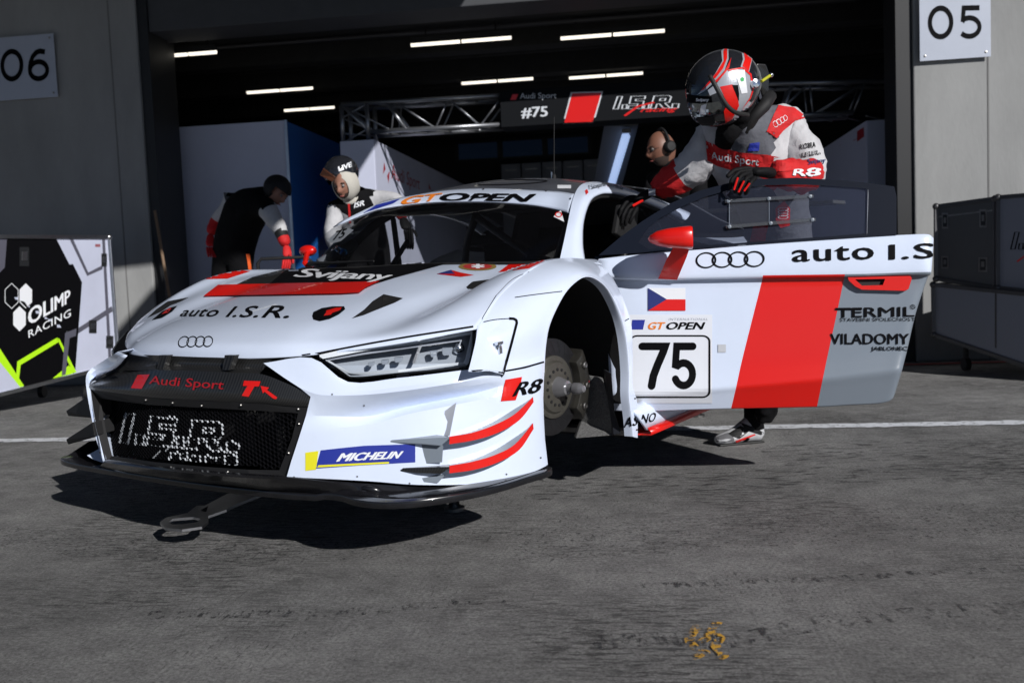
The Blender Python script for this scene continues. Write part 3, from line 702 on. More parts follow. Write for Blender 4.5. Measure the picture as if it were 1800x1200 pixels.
# ---- front bumper, left half (image right) --------------------------------------
B = [
    [(463, 638, 0), (548, 629, -.004), (612, 671, -.004), (700, 664, -.006), (770, 656, -.008), (826, 649, -.01), (884, 645, -.006), (930, 632, -.006), (958, 622, -.01)],
    [(500, 664, .004), (560, 680, .006), (630, 687, .006), (700, 680, .006), (770, 671, .006), (830, 662, .004), (886, 655, 0), (930, 645, 0), (958, 637, -.004)],
    [(528, 682, .008), (565, 694, .010), (635, 694, .016), (700, 688, .018), (770, 678, .016), (830, 668, .004), (886, 660, 0), (930, 650, 0), (957, 643, -.004)],
    [(546, 697, .006), (572, 705, .006), (640, 704, .004), (705, 698, -.002), (775, 688, -.006), (835, 677, -.006), (888, 667, -.002), (930, 656, 0), (957, 650, -.004)],
    [(538, 730, .000), (580, 731, -.012), (650, 731, -.034), (710, 716, -.050), (775, 703, -.055), (835, 691, -.040), (888, 676, -.004), (930, 668, 0), (956, 670, -.004)],
    [(530, 755, .006), (590, 752, .002), (655, 745, -.004), (715, 728, -.008), (775, 716, -.008), (835, 704, -.006), (888, 694, 0), (930, 690, 0), (955, 700, -.004)],
    [(522, 780, .008), (590, 777, .008), (660, 772, .008), (720, 765, .008), (775, 755, .006), (835, 745, .002), (888, 735, 0), (930, 730, 0), (956, 735, -.004)],
    [(512, 810, .012), (590, 808, .014), (660, 806, .016), (720, 803, .014), (775, 800, .010), (835, 795, .004), (888, 785, 0), (930, 776, 0), (958, 772, -.004)],
    [(504, 838, .016), (590, 842, .02), (660, 846, .022), (720, 851, .022), (775, 852, .018), (835, 850, .010), (888, 843, .004), (930, 832, 0), (963, 816, -.004)]]
def conv(r): return [KP(*p) for p in r]
BR = [conv(r) for r in B]
for r in BR: r.append(r[-1]+V((-.0, -.04, 0)))
o = patch('front_bumper', BR, 3, 4, car, M_WHITE, lin_u=True, sharp=18, store=SURF); flipcheck(o, EYEL)
# right half: mirrored from the outer columns, joined at the grille edge seen in the photo
Rr = [[mir(p) for p in r] for r in BR]
edgeR = [K(205, 630, Y=-.50), K(175, 655, Y=-.55), K(160, 668, Y=-.56), K(155, 676, Y=-.565), K(160, 705, Y=-.56), K(164, 730, Y=-.555), K(169, 755, Y=-.55), K(175, 782, Y=-.54), K(181, 812, Y=-.53)]
RB = []
for i, r in enumerate(Rr):
    rr = [edgeR[i], edgeR[i].lerp(r[4], .4)+V((.012, -.006, 0))]+[V(p) for p in r[4:]]; RB.append(rr)
o = patch('front_bumper', RB, 3, 4, car, M_WHITE, lin_u=True, sharp=18); flipcheck(o, (2, -3, .6))
so__ = [(207, 618), (180, 635), (158, 650), (151, 664), (153, 690), (160, 730), (170, 775), (182, 812)]; si__ = [(222, 625), (204, 645), (174, 662), (160, 673), (160, 690), (167, 730), (177, 775), (189, 812)]
I_ = [KP(x, y, .012) for x, y in si__]; Oo = [KP(x, y, .012) for x, y in so__]; Bk = [p+V((-.12, -.07, 0)) for p in Oo]
o = patch('grille_edge_strip', [I_, Oo, Bk], 3, 4, car, M_WHITE, thick=.004, lin_u=True, sharp=30); flipcheck(o, (2, -1, .6))
# ---- grille ---------------------------------------------------------------------
gx = lambda Y: planat(max(-.6, min(.6, Y))).x - .035
def KG(px, py, off=-.03): return KP(px, py, off)
def frame_patch(name, cols, m, nu=2, nv=4, **k): return patch(name, cols, nu, nv, car, m, **k)
# carbon slot strip below the hood, with the upper slot recess
slot = [[KP(206, 622, -.05), KP(270, 624, -.055), KP(340, 627, -.055), KP(410, 629, -.055), KP(478, 632, -.05)],
        [KP(207, 640, -.055), KP(270, 641, -.06), KP(340, 643, -.06), KP(410, 645, -.06), KP(464, 648, -.055)],
        [KP(204, 652, -.012), KP(270, 650, -.015), KP(340, 652, -.015), KP(410, 655, -.015), KP(456, 657, -.012)]]
o = frame_patch('carbon_slot_strip', slot, M_CARB); flipcheck(o, EYEL)
for x in (280, 395):
    a = KP(x, 624, -.04); b = KP(x-4, 650, -.02); mb = MB(); mb.prism([a, b, b+V((0, .03, 0)), a+V((0, .045, 0))], (-.02, 0, 0)); mb.obj('slot_rib', car, M_CARB)
top = [[KP(203, 652, -.012), KP(270, 650, -.015), KP(340, 652, -.015), KP(410, 655, -.015), KP(458, 657, -.010), KP(500, 672, -.004), KP(543, 692, .0)],
       [KP(180, 664, -.006), KP(262, 667, -.006), KP(335, 670, -.006), KP(408, 674, -.004), KP(462, 680, -.002), KP(505, 690, .0), KP(543, 697, .002)],
       [KP(158, 676, -.004), KP(255, 688, .0), KP(330, 693, .0), KP(405, 697, .002), KP(465, 702, .002), KP(508, 705, .003), KP(542, 706, .004)],
       [KP(159, 684, -.006), KP(255, 697, -.008), KP(330, 702, -.008), KP(405, 706, -.008), KP(465, 710, -.008), KP(508, 713, -.006), KP(541, 714, -.002)]]
o = frame_patch('grille_top_panel', top, M_CARB, 3, 5, store=SURF, sharp=35); flipcheck(o, EYEL)
# mesh frame: riveted black border
fr_o = [(159, 684), (255, 697), (330, 702), (405, 706), (465, 710), (541, 714), (529, 760), (504, 838), (440, 836), (360, 830), (270, 822), (185, 812), (172, 760)]
fr_i = [(176, 700), (258, 711), (330, 715), (405, 719), (462, 722), (524, 726), (513, 770), (491, 826), (435, 825), (360, 820), (275, 812), (197, 801), (186, 755)]
vs = [KP(x, y, -.007) for x, y in fr_o] + [KP(x, y, -.014) for x, y in fr_i] ; n = len(fr_o)
vs += [KP(x, y, -.045) for x, y in fr_i]
mk('grille_frame', vs, [(i, (i+1) % n, (i+1) % n+n, i+n) for i in range(n)] + [(i+n, (i+1) % n+n, (i+1) % n+2*n, i+2*n) for i in range(n)], car, M_BLK2)
for x, y in ((205, 695), (256, 703), (303, 708), (354, 713), (423, 712), (524, 719), (525, 745), (507, 796), (491, 838), (166, 735), (176, 795), (300, 821), (400, 829)):
    p = KP(x, y, -.006); q = MB(); nn = (EYEL-p).normalized(); q.lathe(p, V((1, .2, .1)), [(-.004, .0045), (.001, .004), (.003, .0015), (.003, 0)], 8); q.obj('rivet', car, M_STEEL)
# honeycomb wire mesh, the team name sprayed on the wires
H = homog([(165, 690), (538, 716), (500, 840), (184, 814)]); Hi = []
logo = []
for pts in ISR: logo += [((x/1.24), y) for x, y in pts], 
def seg_d(p, a, b):
    ax, ay = a; bx, by = b; dx, dy = bx-ax, by-ay; L2 = dx*dx+dy*dy or 1e-9
    t = max(0, min(1, ((p[0]-ax)*dx+(p[1]-ay)*dy)/L2)); return math.hypot(p[0]-ax-dx*t, p[1]-ay-dy*t)
segs = []
HL = homog([(214, 727), (421, 745), (417, 795), (210, 777)])
for pts in ISR: q = [HL(x/1.24, y) for x, y in pts]; segs += list(zip(q, q[1:]))
sw = [(256, 812), (285, 792), (335, 773), (380, 768)]; segs += list(zip(sw, sw[1:]))
for pl in ([(297, 806), (300, 795), (312, 796)], [(318, 808), (316, 797), (328, 797), (330, 810), (320, 806)], [(345, 800), (336, 799), (334, 810), (346, 812)], [(352, 802), (352, 812)], [(360, 812), (361, 801), (372, 803), (372, 814)], [(382, 813), (380, 803), (392, 803), (393, 820), (380, 819)], [(400, 800), (415, 801), (414, 819), (398, 817)]): segs += list(zip(pl, pl[1:]))
def inq(px, py):
    q = [(176, 700), (524, 726), (491, 826), (197, 801)]
    return all((q[(i+1) % 4][0]-q[i][0])*(py-q[i][1])-(q[(i+1) % 4][1]-q[i][1])*(px-q[i][0]) >= -60 for i in range(4))
mbs = {0: MB(), 1: MB()}
o0 = KP(345, 765, -.026); cell = .0105; NX = 52; NZ = 24
def hexp(u, v):                                      # wrap lattice coords on the curved nose: u along Y, v up
    Y = o0.y + u; p = planat(max(-.42, min(.42, Y)), -.026); return V((p.x-.30*max(0, abs(Y)-.42), Y, o0.z + v + (Y-o0.y)*0.0))
def to_px(p):
    w_ = car.M @ p - EYE; z = w_.dot(FW); return 900+FPX*w_.dot(RT)/z, 600-FPX*w_.dot(UP)/z
for i in range(-NX, NX+1):
    for j in range(-NZ, NZ+1):
        cx = (i*1.5)*cell*.8; cz_ = (j+(i % 2)*.5)*cell*1.732*.8
        k = [(cx+cell*.8*math.cos(math.radians(a)), cz_+cell*.8*math.sin(math.radians(a))) for a in (0, 60, 120, 180)]
        for a, b in zip(k, k[1:]):
            A = hexp(*a); B_ = hexp(*b); pa = to_px(A); pb = to_px(B_)
            if not inq(*pa) or not inq(*pb): continue
            m_ = ((pa[0]+pb[0])/2, (pa[1]+pb[1])/2)
            wh = False
            e_ = V((pb[0]-pa[0], pb[1]-pa[1])).normalized()
            for s0_, s1_ in segs:
                if seg_d(m_, s0_, s1_) < 2.1 and abs(e_.dot(V((s1_[0]-s0_[0], s1_[1]-s0_[1])).normalized())) > .45: wh = True; break
            d = (B_-A); t = d.normalized(); nn = V((1, 0, 0)); sd_ = t.cross(nn).normalized()*(.0010 if not wh else .00075)
            q = mbs[1 if wh else 0]; q.add([A+sd_, A-sd_, A-sd_-nn*.006, A+sd_-nn*.006, B_+sd_, B_-sd_, B_-sd_-nn*.006, B_+sd_-nn*.006], [(0, 1, 5, 4), (1, 2, 6, 5), (3, 0, 4, 7)])
o = mbs[0].obj('honeycomb_mesh', car, M_BLACK, weld=False); o['kind'] = 'stuff'
o = mbs[1].obj('sprayed_logo_mesh', car, mat('sprayed_white', (.50, .53, .57), .6), weld=False); o['kind'] = 'stuff'
# radiator behind
mb = MB(); mb.bb((.60, -.50, .17), (.62, .44, .47)); mb.obj('radiator', car, M_BLK2)
for y0 in (-.30, .02): mb = MB(); mb.bb((.66, y0, .2), (.68, y0+.04, .43)); mb.obj('duct_rib', car, M_RUB)
mb = MB(); mb.bb((.63, .30, .2), (.80, .335, .42)); mb.obj('duct_wall', car, M_DARK)
# ---- splitter -----------------------------------------------------------------------
sp_px = [(-.60, -.98), (.20, -1.0), (.55, -1.01), (.74, -.99), (.80, -.94), (.83, -.80), (.845, -.6), (.86, -.3), (.865, 0), (.85, .3), (.83, .45), (.81, .56), (.835, .66), (.83, .76), (.76, .86), (.60, .955), (.42, .995), (.27, 1.0), (.2, .8), (-.02, 0)]
vs0 = []
for x, y in sp_px: vs0.append((x, y))
outer = [(x, y) for x, y in sp_px[:-1]]
mb = MB(); base = [V((x, y, 0)) for x, y in sp_px]
ol = crline([V((x, y, 0)) for x, y in outer], 4); ol.append(V((-.0, .3, 0)))
def spz(p): return .128 + (.006 if p.y > .5 else 0)
poly = [V((p.x, p.y, spz(p))) for p in ol]
mb.prism(poly, (0, 0, -.022)); sp_o = mb.obj('splitter', car, M_SPL, bevel=.006, auto=35)
# raised carbon lip between splitter and bumper, and the scoop under the corner
lipc = [[KP(186, 806, .0), KP(270, 817, .0), KP(360, 826, .0), KP(440, 832, .0), KP(505, 836, .012), KP(600, 846, .018), KP(680, 852, .018), KP(760, 856, .018), KP(840, 852, .008), KP(900, 842, .003), KP(963, 818, -.004)],
        [KP(182, 812, .012), KP(270, 824, .014), KP(360, 834, .014), KP(440, 840, .014), KP(505, 843, .018), KP(600, 853, .022), KP(680, 862, .024), KP(760, 866, .022), KP(840, 861, .012), KP(900, 850, .006), KP(963, 824, -.004)],
        [V((.84, -.62, .131)), V((.86, -.4, .131)), V((.87, -.1, .131)), V((.86, .12, .131)), V((.85, .3, .131)), V((.81, .5, .131)), V((.80, .66, .136)), V((.77, .80, .136)), V((.62, .92, .136)), V((.46, .97, .136)), V((.26, .985, .134))]]
o = patch('lower_lip', lipc, 2, 4, car, M_SPL, sharp=40); flipcheck(o, EYEL)
mb = MB(); sc = [K(628, 852, Y=.60), K(655, 853, Y=.66), K(672, 858, Y=.70), K(680, 868, Y=.72), K(660, 868, Y=.70)]
mb.tube([KP(632, 856, .018), KP(650, 858, .024), KP(664, 862, .022), KP(678, 868, .018)], [.004, .012, .012, .003], 10); mb.obj('splitter_scoop', car, M_SPL, smooth=True)
# right corner winglets and end plate
for py, dz in ((0, 0), (52, 0)):
    mb = MB(); a = [KP(162, 690+py, -.01), K(116, 722+py*.96, Y=-1.06), K(120, 731+py*.96, Y=-1.08), KP(166, 735+py*.6, -.01)]
    mb.prism(a, (-.16, 0, .01)); mb.obj('canard', car, M_BLK2, bevel=.002)
mb = MB(); a = [K(118, 800, Y=-.96), K(155, 776, Y=-.97), K(168, 780, Y=-.9), K(180, 812, Y=-.8)]
mb.prism(a, (-.1, -.006, 0)); mb.obj('end_plate', car, M_SPL, bevel=.002)
mb = MB(); a = [K(152, 800, Y=-.74), K(174, 788, Y=-.72), K(184, 814, Y=-.66), K(165, 808, Y=-.70)]
mb.prism(a, (-.02, 0, 0)); mb.obj('corner_foot', car, M_WHITE, bevel=.002)
# ---- canards on the left corner ------------------------------------------------------
def canard(tip, root_top, outer_top, outer_bot, nm='canard'):
    """curved shelf: inner edge on the bumper, outer edge standing off, red strip on the rim"""
    n = len(outer_top); I = [KP(x, y, -.012) for x, y in root_top]; Ot = [KP(x, y, o_) for x, y, o_ in outer_top]; Ob = [KP(x, y, o_) for x, y, o_ in outer_bot]
    I = crline(I, 5); Ot = crline(Ot, 5); Ob = crline(Ob, 5); n = len(I)
    o = mk(nm, I+Ot+Ob+[i-V((0, 0, .01)) for i in I], [(i, i+1, n+i+1, n+i) for i in range(n-1)]+[(n+i, n+i+1, 2*n+i+1, 2*n+i) for i in range(n-1)]+[(2*n+i, 2*n+i+1, 3*n+i+1, 3*n+i) for i in range(n-1)], car, M_GREY, auto=30)
    t = [p + (p-I[i]).normalized()*.002 for i, p in enumerate(Ot)]; b = [p + (p-I[i]).normalized()*.002 for i, p in enumerate(Ob)]
    mk('red_strip', t+b, [(i, i+1, n+i+1, n+i) for i in range(n-1)], o, M_RED, smooth=True)
M_CAN = M_GREY
canard(None, [(790, 767), (830, 756), (870, 738), (905, 715), (937, 697)], [(790, 767, .055), (830, 760, .058), (870, 746, .05), (905, 727, .035), (937, 697, .008)], [(790, 780, .055), (832, 773, .058), (874, 760, .05), (912, 738, .035), (938, 706, .008)])
canard(None, [(790, 815), (830, 806), (870, 788), (905, 765), (937, 744)], [(790, 818, .06), (830, 811, .062), (870, 799, .054), (905, 780, .038), (937, 743, .008)], [(790, 831, .06), (832, 825, .062), (874, 812, .054), (912, 790, .038), (938, 753, .008)])
# fins running forward from the canards (light grey wedge, black lower wedge)
def wedge(nm, pts, m, dz=-.004):
    mb = MB(); mb.prism([KP(*p) for p in pts], (0, 0, dz)); mb.obj(nm, car, m, bevel=.0008)
wedge('canard_fin', [(671, 774, .004), (762, 763, -.004), (784, 765, .0), (790, 768, .055), (775, 781, .05), (740, 778, .032)], M_GREY)
wedge('canard_fin', [(674, 823, .006), (768, 811, -.002), (788, 815, .0), (790, 820, .06), (775, 830, .05), (735, 829, .034)], M_CARB)
# upright gills between the fins
def quadp(nm, pts, m, par=None, th=.003):
    mb = MB(); mb.prism([KP(*p) for p in pts], (-th, -th*.5, 0)); return mb.obj(nm, par or car, m, auto=30)
quadp('gill_panel', [(782, 722, -.004), (802, 707, .004), (790, 766, .02), (776, 764, .0)], M_LGT)
quadp('gill_panel', [(733, 780, .006), (779, 782, .03), (777, 812, .03), (733, 816, .006)], M_GREY)
quadp('gill_panel', [(767, 832, .01), (782, 835, .03), (770, 848, .026), (700, 845, .014)], M_GREY)
# ---- headlights ------------------------------------------------------------------------
hl = [(553, 624), (600, 612), (700, 595), (800, 580), (832, 575), (839, 582), (834, 610), (827, 640), (822, 646), (760, 653), (700, 659), (625, 668), (612, 666), (585, 645)]
def hlp(x, y, off=0):                                 # headlight opening blends from nose plan to fender
    p = KP(x, y, -.03+off); 
    k = max(0, min(1, (668-y-(839-x)*.12)/70)); q = car.o + (p-car.o)*(1.0)
    # lean back towards the hood edge
    d = car.dir(x, y); lean = .07*k
    return p + d.normalized()*lean
O_ = [hlp(*p) for p in hl]; c2 = (700, 622)
inn = [((x-c2[0])*.975+c2[0], (y-c2[1])*.89+c2[1]) for x, y in hl]; In = [hlp(*p, .001) for p in inn]; Ib = [hlp(*p, -.06) for p in inn]; n = len(hl)
mk('headlight_surround', O_+In+Ib, [(i, (i+1) % n, (i+1) % n+n, i+n) for i in range(n)]+[(n+i, n+(i+1) % n, (i+1) % n+2*n, i+2*n) for i in range(n)], car, M_BLACK, auto=40)
hd_ = [hlp(*p, -.055) for p in inn]
hl_e = bpy.data.objects.new('headlight', None); COL.objects.link(hl_e); hl_e.parent = car.e
hl_e['label'] = 'left headlight with chrome light blade'
f = MB(); f.add(hd_, [tuple(q) for q in tessellate_polygon([hd_])]); f.obj('reflector_bowl', hl_e, mat('headlight_bowl', (.50, .54, .60), .25, metal=.35))
def bar(nm, pts, offs, wd, m, dep=.012):
    P = [hlp(x, y, offs) for x, y in pts]; v = []; fs = []
    for i, (x, y) in enumerate(pts):
        a = pts[max(i-1, 0)]; b = pts[min(i+1, len(pts)-1)]; dx, dy = b[0]-a[0], b[1]-a[1]; L_ = math.hypot(dx, dy); nx, ny = -dy/L_*wd/2, dx/L_*wd/2
        v += [hlp(x+nx, y+ny, offs), hlp(x-nx, y-ny, offs), hlp(x+nx, y+ny, offs-dep), hlp(x-nx, y-ny, offs-dep)]
    for i in range(len(pts)-1):
        k = 4*i; fs += [(k, k+1, k+5, k+4), (k, k+4, k+6, k+2), (k+1, k+3, k+7, k+5)]
    mk(nm, v, fs, hl_e, m)
bar('chrome_blade', [(562, 627), (640, 612), (740, 598), (829, 584), (822, 632), (818, 640)], -.004, 9, mat('satin_reflector', (.85, .87, .9), .3, metal=.1))
bar('light_guide', [(575, 632), (640, 621), (740, 607), (812, 597), (806, 610)], -.02, 4, M_LGT)
bar('light_guide', [(572, 632), (617, 658), (700, 652), (816, 638)], -.02, 4.5, mat('pale_guide', (.55, .58, .62), .3))
bar('divider', [(741, 603), (727, 638)], -.02, 5, M_ALU, .03)
M_PRJ = mat('projector_glass', (.30, .33, .38), .1, coat=1)
for (x, y, w_, h_) in ((786, 618, 20, 13), (762, 622, 14, 11), (700, 633, 16, 9), (676, 637, 14, 8), (652, 641, 12, 7)):
    pts = [hlp(x-w_/2, y-h_/2, -.03), hlp(x+w_/2, y-h_/2-1.5, -.03), hlp(x+w_/2-2, y+h_/2-1, -.03), hlp(x-w_/2+2, y+h_/2, -.03)]
    q = MB(); q.prism(pts, (-.014, -.009, 0)); q.obj('light_module', hl_e, M_PRJ, bevel=.003)
q = MB(); c_ = hlp(806, 612, -.05); q.sphere(c_, .020, 10); q.obj('chrome_reflector', hl_e, M_CHR, smooth=True)
# lens cover, gently domed
lens_r = []
for t in (0, .25, .5, .75, 1):
    r_ = []
    for s_ in (0, .2, .4, .6, .8, 1):
        xt, yt = 553+(839-553)*s_, 624+(575-624)*s_; xb, yb = 612+(823-612)*s_, 668+(647-668)*s_
        r_.append(hlp(xt+(xb-xt)*t, yt+(yb-yt)*t, .004+.008*math.sin(math.pi*t)*math.sin(math.pi*s_)))
    lens_r.append(r_)
o = patch('lens', lens_r, 3, 3, hl_e, M_LENS); flipcheck(o, EYEL)
# right headlight sliver
hr = [V((.80, -.50, .56)), V((.62, -.72, .585)), V((.48, -.875, .605)), V((.55, -.885, .50)), V((.72, -.56, .475))]
mb = MB(); mb.prism([p+V((.012, -.012, 0)) for p in hr], (-.05, .04, 0)); ro = mb.obj('headlight', car, M_BLACK, bevel=.004); ro['label'] = 'right headlight seen edge-on'
mb = MB(); cc = sum(hr, V())/5; mb.prism([cc+(p-cc)*.85+V((.018, -.018, 0)) for p in hr], (-.01, .01, 0)); mb.obj('lens', ro, M_ALU)
# panel gap line, latch
def gap(nm, pts, off=.0006, wd=2.2, tree=None, m=None):
    v, f = stroke2([(x, -y) for x, y in pts], wd); x0 = min(p[0] for p in v); x1 = max(p[0] for p in v); y0 = min(p[1] for p in v); y1 = max(p[1] for p in v)
    s_, _f = norm2(v, f); decal(car, tree, (s_, f), [(x0, -y1), (x1, -y1), (x1, -y0), (x0, -y0)], nm, m or M_BLACK, None, off, 14)
# ---- panel between headlight and arch -----------------------------------------------
sidep = [[K(839, 577, Y=.885), K(850, 568, Y=.895), K(870, 563, Y=.905), K(905, 560, Y=.925)],
         [K(836, 600, Y=.90), K(850, 597, Y=.905), K(870, 594, Y=.915), K(899, 590, Y=.935)],
         [K(829, 630, Y=.915), K(845, 628, Y=.92), K(865, 625, Y=.93), K(890, 622, Y=.945)],
         [K(823, 653, Y=.925), K(840, 653, Y=.93), K(860, 652, Y=.94), K(884, 658, Y=.95)]]
# ---- windscreen, banner, roof -------------------------------------------------------
YS = [-.66, -.5, -.4, -.2, 0, .2, .4, .52, .62]
wb = [V(p) for p in [(-.40, -.73, .83), (-.31, -.56, .825), (-.255, -.42, .822), (-.195, -.21, .82), (-.175, 0, .82), (-.195, .21, .818), (-.255, .42, .812), (-.33, .57, .805), (-.445, .715, .79)]]
wt = [K(x, y, Y=Y) for (x, y), Y in zip([(586, 400), (646, 375), (680, 366), (749, 357), (811, 355), (870, 356), (935, 361), (975, 368), (1003, 376)], YS)]
bt = [K(x, y, Y=Y) for x, y, Y in [(617, 383, -.61), (664, 358, -.49), (705, 347, -.39), (778, 335, -.2), (842, 331, 0), (895, 332, .2), (950, 335, .385), (985, 337, .48), (1011, 341, .57)]]
NUP0 = len(SURF)
mid = lambda t: [a.lerp(b, t)+V((.06, 0, .10)).normalized()*.028*math.sin(math.pi*t) for a, b in zip(wb, wt)]
ws = patch('windscreen', [wb, mid(.33), mid(.66), wt], 5, 4, car, M_GLASSW, store=SURF); flipcheck(ws, (3, 0, 1))
bm_ = [a.lerp(b, .5)+V((.004, 0, .008)) for a, b in zip(wt, bt)]
ban = patch('windscreen_banner', [[p+V((.002, 0, .003)) for p in wt], bm_, bt], 4, 4, car, M_WHITE, thick=.004, store=SURF); flipcheck(ban, (3, 0, 3))
r2 = [V(p) for p in [(-1.0, -.60, 1.105), (-1.05, -.50, 1.15), (-1.1, -.40, 1.177), (-1.14, -.2, 1.203), (-1.14, 0, 1.208), (-1.14, .2, 1.193), (-1.08, .36, 1.168), (-1.02, .45, 1.148), (-.96, .53, 1.125)]]
r3 = [V((-1.75, y*.95, 1.16-.12*abs(y)**1.6)) for y in (-.6, -.5, -.4, -.2, 0, .2, .4, .5, .58)]
r4 = [V((-2.5, y, 1.0-.12*abs(y)**1.6)) for y in (-.6, -.5, -.4, -.2, 0, .2, .4, .5, .6)]
r5 = [V((-3.5, y*1.1, .84-.05*abs(y)**1.6)) for y in (-.6, -.5, -.4, -.2, 0, .2, .4, .5, .6)]
rf = patch('roof', [[p+V((-.001, 0, .0)) for p in bt], r2, r3, r4, r5], 6, 4, car, M_ROOF, thick=.006, store=SURF); flipcheck(rf, (-1, 0, 5))
# A pillar and roof rail (white)
ra = [(984, 456, .69), (991, 425, .672), (998, 392, .645), (1007, 350, .592), (1019, 327, .54), (1037, 320, .52), (1067, 321, .52), (1096, 327, .525), (1121, 337, .535), (1165, 353, .56), (1212, 373, .60)]
rb = [(1029, 460, .76), (1025, 428, .715), (1027, 388, .675), (1039, 353, .635), (1056, 341, .61), (1072, 339, .60), (1092, 341, .60), (1112, 346, .60), (1135, 354, .60), (1170, 368, .62), (1206, 386, .65)]
A_ = [K(x, y, Y=Y) for x, y, Y in ra]; B_ = [K(x, y, Y=Y) for x, y, Y in rb]
mids = [a.lerp(b, .5)+V((.004, .015, .008)) for a, b in zip(A_, B_)]
for s_ in (1, -1):
    f_ = (lambda p: p) if s_ > 0 else mir
    o = patch('roof_rail', [[f_(p) for p in A_], [f_(p) for p in mids], [f_(p) for p in B_], [f_(p+V((-.01, -.035, -.005))) for p in B_]], 3, 5, car, M_WHITE, store=SURF if s_ > 0 else None); flipcheck(o, (0, 3*s_, 2))
NUP1 = len(SURF)
# black sealing line inside the opening and grey inner door frame
mb = MB(); mb.tube([p+V((-.012, -.03, -.012)) for p in crline(B_, 4)], .012, 8); mb.obj('door_seal', car, M_RUB, smooth=True)
mb = MB(); mb.tube([K(1018, 452, Y=.70), K(1015, 420, Y=.66), K(1020, 385, Y=.62)], .014, 8); mb.obj('inner_pillar_trim', car, M_WHITE, smooth=True)
# cowl below the glass
cw = [[V((p.x+.06, p.y*1.02, p.z-.012)) for p in wb], [V((p.x-.005, p.y, p.z-.004)) for p in wb], [V((p.x-.12, p.y*.97, p.z-.07)) for p in wb]]
o = patch('cowl', cw, 2, 3, car, M_BLK2); flipcheck(o, (0, 0, 4))
mb = MB(); mb.tube([V((-.30, -.62, .842)), V((-.22, -.40, .838)), V((-.165, -.10, .836))], [.010, .007, .004], 8); mb.obj('wiper', car, M_BLK2)
# ---- side body and rear --------------------------------------------------------------
def bodyside(s_):
    f_ = (lambda p: V(p)) if s_ > 0 else mir
    # sill
    mt = [[f_((x, .965, .232)) for x in (-.37, -.8, -1.2, -1.6, -1.75)], [f_((x, 1.0, .195)) for x in (-.37, -.8, -1.2, -1.6, -1.75)], [f_((x, 1.005, .125)) for x in (-.44, -.8, -1.2, -1.6, -1.75)]]
    o = patch('side_sill', mt, 2, 3, car, M_WHITE, thick=.01, sharp=25, store=SURF if s_ > 0 else None); flipcheck(o, (0, 4*s_, .5))
    mt = [[f_((x, 1.007, .135)) for x in (-.44, -.9, -1.75)], [f_((x, 1.02, .105)) for x in (-.44, -.9, -1.75)], [f_((x, .90, .10)) for x in (-.44, -.9, -1.75)]]
    o = patch('sill_blade', mt, 2, 3, car, M_RED, thick=.006, sharp=25); flipcheck(o, (0, 4*s_, .5))
    # rear quarter
    q = [[f_(p) for p in [(-1.5, .66, .88), (-2.0, .80, .86), (-2.6, .86, .88), (-3.1, .86, .86), (-3.62, .80, .80)]],
         [f_(p) for p in [(-1.52, .90, .80), (-2.0, .96, .80), (-2.6, .99, .80), (-3.1, .98, .78), (-3.66, .88, .74)]],
         [f_(p) for p in [(-1.55, .97, .60), (-2.0, 1.0, .60), (-2.35, 1.0, .62), (-3.1, 1.0, .60), (-3.68, .90, .58)]],
         [f_(p) for p in [(-1.6, .99, .30), (-2.0, 1.0, .30), (-2.28, 1.0, .30), (-3.1, 1.0, .35), (-3.68, .90, .40)]]]
    o = patch('rear_quarter', q, 4, 4, car, M_WHITE); flipcheck(o, (-2, 4*s_, 1))
bodyside(1); bodyside(-1)
q = [[mir(p) for p in [(-.43, .94, .76), (-.9, .93, .79), (-1.5, .92, .82)]], [mir(p) for p in [(-.42, .975, .55), (-.9, .985, .55), (-1.55, .985, .55)]], [mir(p) for p in [(-.38, .97, .30), (-.9, .97, .30), (-1.6, .99, .30)]]]
o = patch('door', q, 3, 4, car, M_WHITE); flipcheck(o, (-1, -5, .5)); o['label'] = 'closed door on the far side'
# engine cover fill, tail, wing
q = [[V((-1.5, y, .90+.0)) for y in (-.66, 0, .66)], [V((-2.6, y, .86)) for y in (-.86, 0, .86)], [V((-3.62, y, .80)) for y in (-.8, 0, .8)], [V((-3.7, y, .40)) for y in (-.9, 0, .9)]]
patch('engine_cover', q, 3, 3, car, M_CARB)
mb = MB(); mb.bb((-3.95, -.9, 1.06), (-3.62, .9, 1.085)); mb.obj('rear_wing', car, M_CARB, bevel=.006)
for y in (-.4, .4): mb = MB(); mb.bb((-3.8, y-.008, .75), (-3.66, y+.008, 1.06)); mb.obj('wing_support', car, M_BLK2)
for y in (-.86, .86):
    mb = MB(); mb.lathe((-2.72, y-.14*(1 if y > 0 else -1), .36), (0, 1 if y > 0 else -1, 0), [(0, .0), (0, .24), (.01, .33), (.05, .345), (.24, .345), (.28, .33), (.28, .23), (.26, .22), (.22, .06), (.22, 0)], 40); mb.obj('rear_wheel', car, M_RUB, auto=35)
